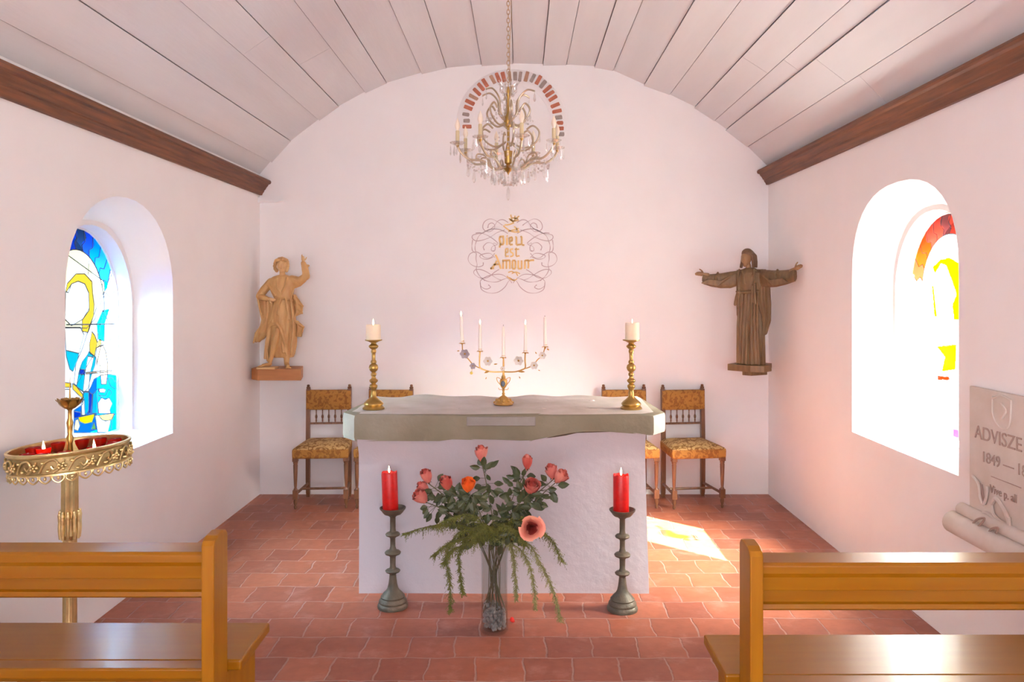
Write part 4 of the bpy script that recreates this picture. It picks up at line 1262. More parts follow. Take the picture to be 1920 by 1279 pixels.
# head
mb = MB()
mb.ell(G(415, 222, -.028), (.040, .045, .053), 20, 14)
mb.ell(G(415, 262, -.045), (.022, .022, .020), 12, 8)
capsule(mb, [G(410, 330, -.0), G(412, 270, -.012)], [.026, .023])
capsule(mb, [G(416, 212, -.070), G(416, 232, -.080), G(416, 238, -.076)], [.005, .0068, .0065], 8)
mb.ell(G(415, 253, -.070), (.011, .006, .0035), 8, 6); mb.ell(G(415, 260, -.068), (.009, .006, .0035), 8, 6)
for s_ in (-1, 1):
    mb.ell(G(415 + s_ * 18, 217, -.0655), (.0075, .005, .004), 8, 6)
    capsule(mb, [G(415 + s_ * 8, 207, -.070), G(415 + s_ * 28, 206, -.064)], .0032, 6)
    mb.ell(G(415 + s_ * 24, 240, -.056), (.011, .010, .011), 8, 6)
carved('head', mb, M['statue_face'], S1, .0032, 1)
mb = MB()
rg = random.Random(3)
for k in range(110):
    a = rg.uniform(0, 2 * PI); el = rg.uniform(-.2, 1)
    d = Vector((math.cos(a) * math.sqrt(max(0, 1 - el * el)), math.sin(a) * math.sqrt(max(0, 1 - el * el)), el))
    if d.y < -.35 and el < .55: continue
    mb.ell(G(406, 207, -.014) + Vector((d.x * .053, d.y * .048, d.z * .046)), rg.uniform(.010, .014), 8, 6)
for s_ in (-1, 1):
    for (x, y) in ((356 if s_ < 0 else 455, 205), (350 if s_ < 0 else 460, 228), (354 if s_ < 0 else 456, 250), (366 if s_ < 0 else 450, 266)):
        mb.ell(G(x, y, -.02), .016, 10, 7)
mb.ell(G(385, 178, -.055), .014, 8, 6); mb.ell(G(425, 175, -.058), .013, 8, 6); mb.ell(G(448, 185, -.05), .012, 8, 6)
carved('hair', mb, M['statue_light'], S1, .0045, 1)
mb = MB()
hand(mb, G(598, 190, -.036), (-.12, 0, 1), (0, -1, 0), 1, 1.0, curls=(0.0, 0.0, .9, .9), spread=.5)
carved('hand', mb, M['statue_face'], S1, .0028, 1)
mb = MB(); hand(mb, G(312, 512, -.064), (1, -.2, -.1), (0, -1, .2), 1, 1.0, curls=(.4, .4, .5, .5))
carved('hand', mb, M['statue_face'], S1, .0028, 1)
mb = MB(); mb.box(G(228, 0).x, G(388, 0).x, -.135, -.02, 0, G(0, 1082).z)
bevel(build('foot_rest', mb, M['statue_face'], S1, smooth=None), .008, 3)

# ---- right statue: robed figure with outspread arms
PR = F / 6.36
S2 = thing('robed_statue', 'dark carved wooden statue of a long-haired robed figure with both arms spread wide', 'statue', ((1406 - CX) / PR, 6.36, H - (683 - CY) / PR), R(-42))
kz = 4.567 * PR
def G(x, y, d=0): return Vector(((x - 575) / kz, d, (1112 - y) / kz))
mb = MB()
pl = [(-.150, -.085), (.06, -.115), (.150, -.06), (.150, .07), (-.150, .07)]
mb.prism(pl, -.052, 0, axis='Z')
mb.prism([(-.035, -.06), (.045, -.06), (.10, .10), (-.10, .10)], -.085, -.05, axis='Z')
bevel(build('plinth', mb, M['statue_dark'], S2, smooth=None), .003)
mb = MB(); mb.prism([(-.07, .05), (.07, .05), (.03, .335), (-.03, .335)], -.05, -.012, axis='Z')
build('wall_bracket', mb, M['statue_dark'], S2, smooth=None)
mb = MB()
loft(mb, [(285, 540, 612, .026, 0, 0), (300, 500, 640, .040, 0, .01), (330, 452, 690, .052, 0, .02), (380, 450, 696, .062, 0, .03), (450, 470, 690, .064, 0, .04), (500, 480, 680, .060, 0, .05), (560, 476, 685, .066, 0, .07),
          (700, 470, 692, .072, 0, .09), (850, 465, 696, .076, 0, .10), (1000, 468, 698, .080, 0, .11), (1080, 470, 700, .082, 0, .12), (1112, 468, 702, .084, 0, .12)], n=56, seed=2)
# long vertical folds
for x0, x1 in ((510, 500), (535, 520), (560, 550), (592, 588), (622, 630), (650, 662), (676, 690)):
    capsule(mb, [G(x0, 520, -.060), G((x0 + x1) / 2, 800, -.078), G(x1, 1100, -.088 + abs(x1 - 585) * .00025)], [.007, .010, .013], 8)
for pts in ([(505, 300), (500, 380), (495, 470)], [(640, 300), (650, 380), (640, 470)], [(530, 310), (560, 420), (600, 440), (630, 350)]):
    capsule(mb, [G(x, y, -.052 - .012 * (i == 1)) for i, (x, y) in enumerate(pts)], .007, 8)
# sleeves: deep hanging
for s_ in (-1, 1):
    def sl(x, y, d):
        k_ = 1 if x < 120 else (1 + (x - 120) / 280 * (-.10 if s_ < 0 else .17))
        return G(575 + s_ * x * k_, y, d - max(0, x - 110) / 290 * .125)
    ty = 0
    prof = [(110, 310, 440, .045), (170, 318, 462, .046), (250, 330, 460, .046), (330, 335, 445, .044), (398, 338, 425, .040)]
    up = 0 if s_ < 0 else -14
    rr = []
    for k, (x, y0, y1, dep) in enumerate(prof):
        yy0 = y0 + up * k / 4 * 2.2; yy1 = y1 + up * k / 4 * 1.2
        c = sl(x, (yy0 + yy1) / 2, -.004 * k); hz = (yy1 - yy0) / 2 / kz
        ring = []
        for j in range(24):
            a = 2 * PI * j / 24; f = 1 + .05 * math.sin(5 * a + k)
            ring.append((c.x, c.y + dep * .8 * f * math.cos(a), c.z + hz * f * math.sin(a)))
        rr.append(ring)
    mb.rings(rr)
    for q in range(4):
        capsule(mb, [sl(120 + q * 20, 340 + q * 12, -.03 - .006 * q), sl(220 + q * 10, 400 + q * 14, -.058), sl(330 + q * 16, 385 + q * 10, -.075)], .006, 8)
    capsule(mb, [sl(265, 325 + up, -.02), sl(262, 350, -.06), sl(268, 440, -.045)], .008, 8)
capsule(mb, [G(480, 490, -.05), G(540, 498, -.066), G(620, 492, -.066), G(680, 485, -.05)], .009, 8)
capsule(mb, [G(500, 495, -.07), G(490, 540, -.075), G(478, 600, -.072)], [.010, .011, .012], 8)
capsule(mb, [G(520, 500, -.072), G(512, 550, -.078), G(508, 620, -.076)], [.009, .009, .010], 8)
mb.ell(G(508, 494, -.074), .014, 10, 7)
carved('figure', mb, M['statue_dark'], S2, .0045, 1)
mb = MB()
sheet([G(436, 300, .035), G(432, 450, .04), G(434, 600, .04), G(440, 690, .035), G(462, 740, .03)], [G(520, 300, -.03), G(500, 450, -.045), G(500, 600, -.05), G(500, 690, -.05), G(505, 740, -.05)], .022, 4, .010)
sheet([G(640, 300, -.03), G(640, 430, -.045), G(650, 560, -.045), G(690, 700, -.02), G(695, 870, 0)], [G(700, 300, .035), G(742, 450, .03), G(752, 600, .03), G(750, 740, .03), G(715, 850, .03)], .022, 5, .010)
capsule(mb, [G(655, 430, -.065), G(655, 520, -.072), G(660, 590, -.065)], .011, 8); capsule(mb, [G(628, 440, -.06), G(632, 520, -.068), G(640, 580, -.062)], .009, 8)
carved('cloak', mb, M['statue_dark'], S2, .0045, 1)
mb = MB()
mb.ell(G(560, 205, -.034), (.039, .046, .055), 20, 14)
mb.ell(G(560, 250, -.048), (.020, .022, .020), 12, 8)
capsule(mb, [G(568, 320, .0), G(565, 262, -.012)], [.024, .022])
capsule(mb, [G(559, 190, -.072), G(558, 215, -.082), G(558, 222, -.078)], [.0045, .006, .0058], 8)
mb.ell(G(558, 238, -.071), (.010, .006, .0035), 8, 6)
for s_ in (-1, 1):
    mb.ell(G(559 + s_ * 17, 197, -.067), (.007, .005, .0038), 8, 6)
    capsule(mb, [G(559 + s_ * 8, 187, -.072), G(559 + s_ * 27, 187, -.065)], .003, 6)
    mb.ell(G(559 + s_ * 22, 222, -.058), (.010, .009, .012), 8, 6)
mb.ell(G(558, 262, -.055), (.014, .014, .018), 10, 7)
carved('head', mb, M['statue_dark_skin'], S2, .0032, 1)
mb = MB()
mb.ell(G(562, 165, -.018), (.045, .052, .042), 18, 12)
for s_ in (-1, 1):
    for q in range(4):
        x = 560 + s_ * (42 + q * 4)
        capsule(mb, [G(560 + s_ * 24, 145, -.020 + .012 * q), G(x + s_ * 2, 185, -.018 + .014 * q), G(x + s_ * 8, 235, -.018 + .014 * q), G(x + s_ * (10 + 8 * (s_ > 0)), 280, -.035 + .014 * q)], [.009, .011, .010, .008], 8)
carved('hair', mb, M['statue_dark_hair'], S2, .004, 1)
mb = MB(); hand(mb, G(222, 338, -.142), (-1, -.35, .10), (0, -1, .25), 1, 1.25, curls=(.1, .1, .15, .2))
capsule(mb, [G(255, 345, -.135), G(220, 338, -.143)], [.016, .012])
carved('hand', mb, M['statue_dark_skin'], S2, .0028, 1)
mb = MB(); hand(mb, G(1035, 310, -.145), (1, -.25, .42), (0, -1, .25), -1, 1.25, curls=(.1, .1, .15, .2))
capsule(mb, [G(1000, 325, -.135), G(1036, 309, -.146)], [.016, .012])
carved('hand', mb, M['statue_dark_skin'], S2, .0028, 1)

# ------------------------------------------------------------------ memorial plaque on the right wall
pq = thing('memorial_plaque', 'carved stone memorial tablet with lettering and a rolled lower edge on the right wall', 'plaque', (XR, 3.35, 0))
# local: x -> into the room is -X
YA, YE = 3.700, 3.02      # far and near edges
mb = MB()
mb.box(-.022, 0, YE - 3.35, YA - 3.35, .675, 1.272)
bevel(build('tablet', mb, M['plaque'], pq, smooth=None), .004)
mb = MB()
mb.tube([(-.055, .428 , .622), (-.055, YE - 3.35 - .05, .622)], .052, 20)
mb.tube([(-.030, .40, .69), (-.030, YE - 3.35, .69)], .030, 14)
build('scroll_roll', mb, M['plaque'], pq)
tmx = Matrix(((0, 0, -1, 0), (-1, 0, 0, 0), (0, 1, 0, 0), (0, 0, 0, 1)))
def text_mesh(body, size, ext):
    cu = bpy.data.curves.new('t', 'FONT'); cu.body = body; cu.size = size; cu.extrude = ext; cu.align_x = 'LEFT'
    to = bpy.data.objects.new('t', cu); COL.objects.link(to)
    dg = bpy.context.evaluated_depsgraph_get()
    me = bpy.data.meshes.new_from_object(to.evaluated_get(dg))
    bpy.data.objects.remove(to)
    return me
def wall_text(body, size, Y, z, name='carved_lettering', sx=1.0):
    me = text_mesh(body, size, .002)
    me.name = name
    me.transform(Matrix.Scale(sx, 4, (1, 0, 0)))
    me.transform(tmx); me.materials.clear(); me.materials.append(M['plaque_dark'])
    o = bpy.data.objects.new(name, me); COL.objects.link(o); o.parent = pq; o.location = (-.0235, Y - 3.35, z)
    return o
def YP(px): return XR * F / (px - CX)
wall_text('ADVISZE DE M.', .085, YP(1837), 1.042, sx=1.05)
wall_text('1849 — 1888', .068, YP(1850), .945, sx=1.05)
wall_text('Vive p. all', .05, YP(1866), .822)
mb = MB()
mb.tube([(-.023, YP(1868) - 3.35, .893), (-.023, YP(1925) - 3.35, .893)], .0018, 6)
build('rule_line', mb, M['plaque_dark'], pq)
# shield in relief and leaf sprays
def PW(px, py, d=.026):
    Y = YP(px); return Vector((-d, Y - 3.35, H - (py - CY) * Y / F))
mb = MB()
for pts in ([(1872, 743), (1872, 775), (1880, 795), (1893, 805), (1904, 795), (1907, 760), (1907, 750)], [(1872, 747), (1890, 742), (1907, 752)], [(1888, 757), (1897, 770), (1890, 785)]):
    mb.tube(spline([PW(x, y) for x, y in pts], 5), .005, 6)
build('shield_relief', mb, M['plaque'], pq)
mb = MB()
for pts, w_ in (([(1835, 892), (1847, 908), (1850, 930), (1856, 946), (1862, 932), (1864, 912)], .007), ([(1872, 945), (1880, 935), (1892, 950), (1902, 970), (1905, 985)], .009), ([(1872, 945), (1876, 965), (1890, 978), (1905, 985)], .007),
                ([(1845, 975), (1858, 962), (1872, 968), (1890, 985)], .009), ([(1850, 985), (1866, 990), (1878, 975)], .007), ([(1880, 1000), (1895, 1005), (1905, 990)], .008), ([(1905, 970), (1908, 1000), (1912, 1025)], .009)):
    mb.tube(spline([PW(x, y, .030) for x, y in pts], 5), w_, 7)
build('leaf_relief', mb, M['plaque'], pq)
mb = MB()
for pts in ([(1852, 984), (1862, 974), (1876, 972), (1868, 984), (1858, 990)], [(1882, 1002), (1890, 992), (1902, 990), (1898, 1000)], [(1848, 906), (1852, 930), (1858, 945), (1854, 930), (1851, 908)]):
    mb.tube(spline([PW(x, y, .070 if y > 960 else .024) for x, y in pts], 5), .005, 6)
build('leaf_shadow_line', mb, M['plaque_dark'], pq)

# ------------------------------------------------------------------ votive stand
YV = 3.40; PV = F / YV
XV = (131 - CX) / PV
vs_ = thing('votive_stand', 'tall pale brass votive stand with a round openwork tray, by the left wall', 'candle stand', (XV, YV, 0))
TZ = 1.055; TILT = Euler((0, R(-4.0), 0)); TR = .232
mb = MB(); mb.lathe([(.0005, 0), (.17, 0), (.175, .012), (.165, .022), (.10, .034), (.06, .05), (.04, .075), (.032, .11)], 32)
build('base', mb, M['brass_pale'], vs_)
mb = MB()
n = 32; rr = []
for (r, z) in ((.030, .10), (.026, .12), (.026, .66), (.030, .68)):
    rr.append([((r + .0025 * math.cos(8 * 2 * PI * j / n)) * math.cos(2 * PI * j / n), (r + .0025 * math.cos(8 * 2 * PI * j / n)) * math.sin(2 * PI * j / n), z) for j in range(n)])
mb.rings(rr); build('lower_pole', mb, M['brass_pale'], vs_)
mb = MB()
rr = []
for (r, z) in ((.032, .74), (.031, .90), (.033, 1.0)):
    rr.append([((r + .003 * math.cos(8 * 2 * PI * j / n)) * math.cos(2 * PI * j / n), (r + .003 * math.cos(8 * 2 * PI * j / n)) * math.sin(2 * PI * j / n), z) for j in range(n)])
mb.rings(rr); build('upper_pole', mb, M['brass_pale'], vs_)
mb = MB(); mb.lathe([(.028, .655), (.034, .665), (.037, .68), (.033, .70), (.034, .73), (.036, .75)], 24)
for k in range(10):
    a = 2 * PI * k / 10; d = Vector((math.cos(a), math.sin(a), 0))
    mb.tube(spline([d * .034 + Vector((0, 0, .66)), d * .038 + Vector((0, 0, .70)), d * .037 + Vector((0, 0, .74)), d * .038 + Vector((0, 0, .765)), d * .036 + Vector((0, 0, .78))], 4), [.007] * 8 + [.008] * 4 + [.006] * 4 + [.004], 6)
build('leaf_collar', mb, M['brass_pale'], vs_)
def rotp(p): return TILT.to_matrix() @ Vector(p)
def tilt_obj(o): o.rotation_euler = TILT; o.location = (0, 0, TZ); return o
mb = MB(); mb.lathe([(.0005, -.058), (TR - .006, -.058), (TR - .004, -.045), (.0005, -.045)], 48)
tilt_obj(build('tray_plate', mb, M['brass_pale'], vs_, smooth=40))
mb = MB()
n = 72; rr = []
for (r, z) in ((TR, -.085), (TR, -.078), (TR - .004, -.074), (TR - .004, -.016), (TR, -.012), (TR + .004, -.006), (TR + .004, .002), (TR - .004, .004), (TR - .008, 0), (TR - .009, -.085)):
    rr.append([(r * math.cos(2 * PI * j / n), r * math.sin(2 * PI * j / n), z) for j in range(n)])
mb.rings(rr + [rr[0]], cap=False)
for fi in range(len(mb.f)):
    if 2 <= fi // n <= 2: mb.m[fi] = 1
tilt_obj(build('tray_band', mb, [M['brass_pale'], M['brass_shade']], vs_, smooth=40))
mb = MB()
NS = 14
for k in range(NS):
    a0 = 2 * PI * k / NS
    def cy_(da, z, r=TR + .002): return (r * math.cos(a0 + da), r * math.sin(a0 + da), z)
    w_ = 2 * PI / NS
    mb.tube(spline([cy_(-.45 * w_, -.070), cy_(-.2 * w_, -.030), cy_(.1 * w_, -.022), cy_(.22 * w_, -.042), cy_(.08 * w_, -.058), cy_(-.02 * w_, -.045)], 4), .0042, 6)
    mb.tube(spline([cy_(.05 * w_, -.072), cy_(.3 * w_, -.055), cy_(.45 * w_, -.025)], 4), .0036, 6)
    for q in range(5):
        aq = 2 * PI * q / 5
        p = Vector(cy_(.36 * w_ + .016 / TR * math.cos(aq) * .8, -.048 + .011 * math.sin(aq), TR + .004)); mb.ell(p, .0065, 7, 5)
    mb.ell(cy_(.36 * w_, -.048, TR + .007), .005, 7, 5)
    mb.ell(cy_(-.3 * w_, -.03, TR + .003), (.008, .008, .006), 7, 5); mb.ell(cy_(-.12 * w_, -.062, TR + .003), (.009, .009, .006), 7, 5)
tilt_obj(build('scrollwork', mb, M['brass_pale'], vs_))
mb = MB(); NF = 30
for k in range(NF):
    a0 = 2 * PI * k / NF; w_ = 2 * PI / NF
    def cy_(da, z, r=TR - .002): return (r * math.cos(a0 + da), r * math.sin(a0 + da), z)
    mb.tube(spline([cy_(-.4 * w_, -.082), cy_(-.42 * w_, -.098), cy_(0, -.112), cy_(.42 * w_, -.098), cy_(.4 * w_, -.082)], 4), .0034, 6)
    mb.ell(cy_(0, -.094), (.006, .006, .008), 7, 5)
tilt_obj(build('scalloped_fringe', mb, M['brass_pale'], vs_))
mb = MB(); mb.lathe([(.03, .97), (.05, .985), (.07, 1.0), (.03, 1.01)], 24); build('tray_boss', mb, M['brass_pale'], vs_)
mb = MB(); mb.lathe([(.012, 1.0), (.013, 1.03), (.010, 1.06), (.015, 1.085), (.009, 1.10), (.011, 1.13), (.014, 1.15), (.008, 1.17), (.008, 1.20), (.012, 1.21)], 14); build('spike_stem', mb, M['brass'], vs_)
mb = MB()
for lay in range(2):
    for k in range(8):
        a = 2 * PI * (k + .5 * lay) / 8; d = Vector((math.cos(a), math.sin(a), 0)); sd = Vector((-d.y, d.x, 0))
        pts = []
        for (u, wv, z) in ((.008, .006, 1.205), (.022, .014, 1.212), (.038, .017, 1.226), (.048, .012, 1.242), (.056, .002, 1.25 - .006 * lay)):
            c = d * u * (1 - .15 * lay) + Vector((0, 0, z + .004 * lay))
            pts += [c - sd * wv + Vector((0, 0, .004)), c, c + sd * wv + Vector((0, 0, .004))]
        mb.add(pts, [(3 * i + j, 3 * i + j + 1, 3 * i + j + 4, 3 * i + j + 3) for i in range(4) for j in range(2)])
build('lotus_cup', mb, M['brass'], vs_, smooth=70, fixn=False)
mb = MB(); mb.tube([(0, 0, 1.20), (0, 0, 1.345)], [.006, .0008], 10); build('spike', mb, M['brass'], vs_)

def votive(ang, rad_, label, lit=False, first=None):
    p = rotp((rad_ * math.cos(ang), rad_ * math.sin(ang), -.0445)) + Vector((XV, YV, TZ))
    if first: t = dup(first, p, 0, label)
    else:
        t = thing('votive_candle', label, 'votive candle', p, 0, 'red glass votives on the tray of the stand')
        mb = MB(); mb.lathe([(.0005, 0), (.016, 0), (.019, .004), (.027, .026), (.029, .040), (.027, .041), (.025, .027), (.016, .006), (.0005, .005)], 20)
        build('glass_cup', mb, M['red_glass'], t)
        mb = MB(); mb.lathe([(.0005, .005), (.015, .006), (.0215, .022), (.0005, .023)], 16); build('wax', mb, M['votive_wax'], t)
        wick_part(t, .022, .008)
    t.rotation_euler = TILT
    return t
vpos = [(92, 'unlit red votive glass at the back left of the tray, left of the spike'), ]
angs = [(75, .165, False, 'unlit red votive glass at the back of the tray just right of the spike'),
        (103, .165, False, 'unlit red votive glass at the back of the tray just left of the spike'),
        (135, .170, False, 'unlit red votive glass behind the burning one on the left of the tray'),
        (172, .175, False, 'unlit red votive glass at the far left edge of the tray'),
        (187, .105, True, 'burning red votive candle on the left half of the tray'),
        (235, .170, False, 'unlit red votive glass at the front left of the tray'),
        (262, .170, False, 'unlit red votive glass at the front of the tray beneath the spike'),
        (292, .165, False, 'unlit red votive glass at the front right of the tray'),
        (333, .160, True, 'burning red votive candle on the right half of the tray'),
        (8, .175, False, 'unlit red votive glass at the far right edge of the tray'),
        (42, .175, False, 'unlit red votive glass at the back right of the tray')]
v0 = None; lits = []
for (a, r, lit, lab) in angs:
    v = votive(R(a), r, lab, lit, v0)
    if v0 is None: v0 = v
    if lit: lits.append(v)
for v in lits: flame_part(v, .026, 1.15)

# ------------------------------------------------------------------ vase with pebbles, roses, ferns
YO = 4.03; PO = F / YO; XO_ = (927 - CX) / PO
vase = MB()
vase.lathe([(.0005, 0), (.064, 0), (.068, .006), (.0685, .03), (.066, .20), (.067, .36), (.074, .452), (.070, .452), (.063, .36), (.062, .20), (.064, .03), (.060, .016), (.0005, .014)], 96, cap=False)
vo = build('glass_vase', vase, M['vase_glass'], None, smooth=60)
vo.location = (XO_, YO, 0)
tag(vo, 'tall clear glass vase holding roses on the tiles in front of the altar', 'vase')
mb = MB(); rg = random.Random(5)
for k in range(300):
    a = rg.uniform(0, 2 * PI); r = .054 * math.sqrt(rg.random()); z = rg.uniform(.024, .130 - .015 * math.cos(a))
    s_ = rg.uniform(.008, .0125)
    rot = Euler((rg.uniform(0, 3), rg.uniform(0, 3), rg.uniform(0, 3))).to_matrix()
    mb.ell((r * math.cos(a), r * math.sin(a), z), (s_, s_ * .8, s_ * .65), 8, 5, rot=rot)
pb = build('pebbles', mb, M['pebble'], None, smooth=60, loc=(XO_, YO, 0))
tag(pb, 'grey pebbles filling the bottom of the glass vase', 'pebbles', kind='stuff')

def bloom_mesh(mb, c, axis, r, openf, rg, mi_in=0, mi_out=0):
    full = openf >= 1
    r = r * (1 if full else 1.08)
    # a rose head: spiral of cupped petals about the axis
    axis = Vector(axis).normalized()
    q = Vector((0, 0, 1)).rotation_difference(axis)
    NP = 22
    for k in range(NP):
        t = k / (NP - 1)
        a0 = k * 2.399
        r0 = r * (.10 + .82 * t * openf ** .5)
        hh = r * (1.25 - .30 * t * openf) if full else r * (2.1 - .35 * t * openf)
        wd = 1.05 - .15 * t + (.3 if t < .3 else 0)
        lean = (.10 + .75 * t ** (3 if full else 2) * openf)
        jit = rg.uniform(-.07, .07)
        pts = []
        NU, NV = 5, 6
        for v in range(NV + 1):
            vv = v / NV
            for u in range(NU + 1):
                uu = (u / NU - .5) * 2
                ang = a0 + uu * wd * (.35 + .65 * math.sin(PI * min(.5, vv * .6 + .12)))
                rad = r0 * (math.sin(min(PI / 2, vv * 2.2)) * .9 + .1) + lean * r * vv ** 3 * (.55 if full else .46) - (0 if full else r0 * .30 * vv * vv) + .002 * math.sin(uu * 4 + k)
                edge = 1 - .16 * uu * uu * vv
                z = -r * (.55 if full else .95) + hh * (1 + jit) * vv * edge - (lean * r * .25 * max(0, vv - .75) * 4 * t)
                pts.append(Vector(c) + q @ Vector((rad * math.cos(ang), rad * math.sin(ang), z)))
        mb.add(pts, [(v * (NU + 1) + u, v * (NU + 1) + u + 1, (v + 1) * (NU + 1) + u + 1, (v + 1) * (NU + 1) + u) for v in range(NV) for u in range(NU)], mi_in if t < .55 else mi_out)

def leaf_add(mb, p, d, nrm, L_, w_):
    d = Vector(d).normalized(); s_ = d.cross(Vector(nrm)).normalized(); nn = s_.cross(d)
    vs = []
    prof = [(0, .04), (.15, .55), (.38, 1), (.62, .92), (.84, .5), (1, .03)]
    for u, wv in prof:
        for sg in (-1, 0, 1):
            vs.append(Vector(p) + d * L_ * u + s_ * w_ * .5 * wv * sg + nn * (L_ * .10 * abs(sg) * wv - L_ * .18 * u * u))
    mb.add(vs, [(3 * i + j, 3 * i + j + 1, 3 * i + j + 4, 3 * i + j + 3) for i in range(5) for j in range(2)])

roses = [ # px, py, depth, radius, tilt axis, material, openness, label
    (902, 852, 4.05, .030, (-.05, -.15, 1), 'rose_pink', .7, 'pink rose on the tallest stem, topmost of the bouquet'),
    (988, 869, 4.10, .028, (.0, -.1, 1), 'rose_coral', .5, 'coral rose second from the top, right of the tallest one'),
    (1034, 886, 4.06, .029, (-.25, -.2, 1), 'rose_pink', .7, 'pink rose at the far right, the upper left of the touching pair'),
    (1050, 895, 4.02, .030, (.6, -.3, .8), 'rose_pink', .8, 'pink rose at the far right end, the lower right of the touching pair'),
    (996, 914, 3.98, .034, (.1, -.6, .8), 'rose_coral', .9, 'coral red rose in the right part of the bouquet above the open peach rose'),
    (996, 990, 3.85, .034, (.05, -1, .15), 'rose_peach', 1.0, 'wide open peach pink rose low on the right, facing the viewer'),
    (877, 911, 4.0, .031, (0, -.45, .9), 'rose_orange', .8, 'bright orange rose left of the middle of the bouquet'),
    (838, 908, 4.05, .031, (-.35, -.35, .9), 'rose_coral', .6, 'coral rose between the orange rose and the left-hand cluster'),
    (800, 895, 4.08, .029, (-.3, -.3, 1), 'rose_coral', .6, 'coral rose uppermost in the cluster of three at the left'),
    (795, 916, 4.10, .027, (-.6, -.2, .7), 'rose_pink', .6, 'pink rose in the middle of the cluster of three at the left'),
    (790, 933, 4.03, .031, (-.6, -.4, .7), 'rose_coral', .8, 'salmon rose lowest in the cluster of three at the left'),
]
rg = random.Random(11)
for i, (px, py, Yd, rr_, ax, mt, op, lab) in enumerate(roses):
    c = at(px, py, Yd); rr_ *= 1.30
    foot = Vector((XO_ + rg.uniform(-.035, .035), YO + rg.uniform(-.03, .03), .10))
    mouth = Vector((XO_ + (c.x - XO_) * .16 + rg.uniform(-.02, .02), YO + rg.uniform(-.03, .03), .44))
    foot.x = XO_ - (c.x - XO_) * .15 + rg.uniform(-.015, .015)
    t = thing('rose', lab, 'rose', foot)
    o_ = foot
    axn = Vector(ax).normalized()
    neck = c - axn * rr_ * .5
    mid = mouth.lerp(neck, .55) + Vector((0, 0, .03))
    path = spline([foot, mouth, mid, neck - axn * .02, neck], 6)
    mb = MB(); mb.tube([p - o_ for p in path], .0026, 7); build('stem', mb, M['stem'], t)
    mb = MB(); bloom_mesh(mb, c - o_, ax, rr_, op, rg)
    if mt == 'rose_peach':
        mb = MB(); bloom_mesh(mb, c - o_, ax, rr_ * 1.12, op, rg, 1, 0); build('bloom', mb, [M['rose_peach'], M['rose_coral']], t, smooth=80, fixn=False)
    elif mt == 'rose_coral':
        mb = MB(); bloom_mesh(mb, c - o_, ax, rr_, op, rg, 1, 0); build('bloom', mb, [M['rose_coral'], M['rose_pink']] if i % 2 else [M['rose_pink'], M['rose_coral']], t, smooth=80, fixn=False)
    else:
        mb = MB(); bloom_mesh(mb, c - o_, ax, rr_, op, rg, 1, 0); build('bloom', mb, [M[mt], M['rose_coral'] if mt == 'rose_pink' else M[mt]], t, smooth=80, fixn=False)
    mb = MB()
    for k in range(5):
        a = 2 * PI * k / 5; q = Vector((0, 0, 1)).rotation_difference(axn)
        d = q @ Vector((math.cos(a), math.sin(a), -.55))
        leaf_add(mb, neck - axn * .004 - o_, d, axn, .022, .007)
    mb.ell(neck - axn * .006 - o_, .008, 8, 6)
    build('sepals', mb, M['leaf'], t, smooth=None, fixn=False)
    mb = MB(); npth = len(path)
    lo = int(npth * .30)
    for k in range(lo, npth - 3):
        p = path[k]
        if p.z < .46 or (p - c).length < .055: continue
        if rg.random() < (.95 if k < npth * .7 else .6):
            for q in range(rg.choice((2, 3, 4))):
                a = rg.uniform(0, 2 * PI)
                d = Vector((math.cos(a), -.35 + .5 * rg.random(), .75 * math.sin(a) + .1)).normalized()
                st_ = p + d * rg.uniform(.015, .045)
                mb.tube([p - o_, st_ - o_], .0010, 4)
                leaf_add(mb, st_ - o_, d + Vector((0, 0, -.15)), Vector((rg.uniform(-.4, .4), -1, rg.uniform(-.2, .5))), rg.uniform(.038, .060), rg.uniform(.022, .036))
    build('leaves', mb, M['leaf'], t, smooth=None, fixn=False)

ferns = [
    ([(925, 1010), (870, 985), (815, 985), (758, 1000)], 3.98, 'fern', .020, 'feathery fern spray reaching farthest left from the vase'),
    ([(925, 1010), (868, 995), (838, 1040), (843, 1090), (846, 1143)], 3.96, 'fern', .017, 'fern spray hanging lowest on the left side of the vase'),
    ([(925, 1010), (885, 1002), (862, 1035), (863, 1080), (868, 1112)], 4.02, 'fern', .013, 'thin fern spray hanging on the left just inside the lowest one'),
    ([(925, 1005), (872, 1008), (840, 1020), (815, 1040)], 3.92, 'fern', .022, 'bushy fern spray low on the left below the long side spray'),
    ([(930, 1005), (985, 990), (1030, 1008), (1053, 1050)], 3.98, 'fern', .020, 'arching fern spray at the far right under the open peach rose'),
    ([(930, 1005), (985, 1015), (1015, 1060), (1038, 1110), (1050, 1162)], 3.96, 'fern_pale', .015, 'pale fern spray trailing lowest on the right almost to the tiles'),
    ([(930, 1010), (960, 1030), (966, 1080), (968, 1122)], 4.02, 'fern_pale', .012, 'pale fern spray hanging right beside the glass of the vase'),
    ([(930, 1010), (975, 1030), (998, 1080), (1004, 1140)], 3.92, 'fern_pale', .013, 'pale fern spray hanging between the vase side and the lowest right spray'),
    ([(925, 1000), (885, 965), (845, 972), (820, 985)], 3.96, 'fern', .024, 'dense fern spray under the left rose stems'),
    ([(930, 1000), (965, 970), (1000, 978), (1020, 1000)], 3.94, 'fern', .020, 'dense fern spray under the right rose stems'),
    ([(925, 1005), (915, 985), (900, 990), (885, 1015)], 3.90, 'fern', .022, 'short fern spray in front of the vase mouth, turned left'),
    ([(930, 1005), (940, 985), (960, 992), (985, 1020)], 3.90, 'fern', .022, 'short fern spray in front of the vase mouth, turned right'),
    ([(927, 1005), (880, 1020), (850, 1030), (832, 1055)], 4.10, 'fern', .020, 'fern spray drooping behind the bushy one at the left'),
]
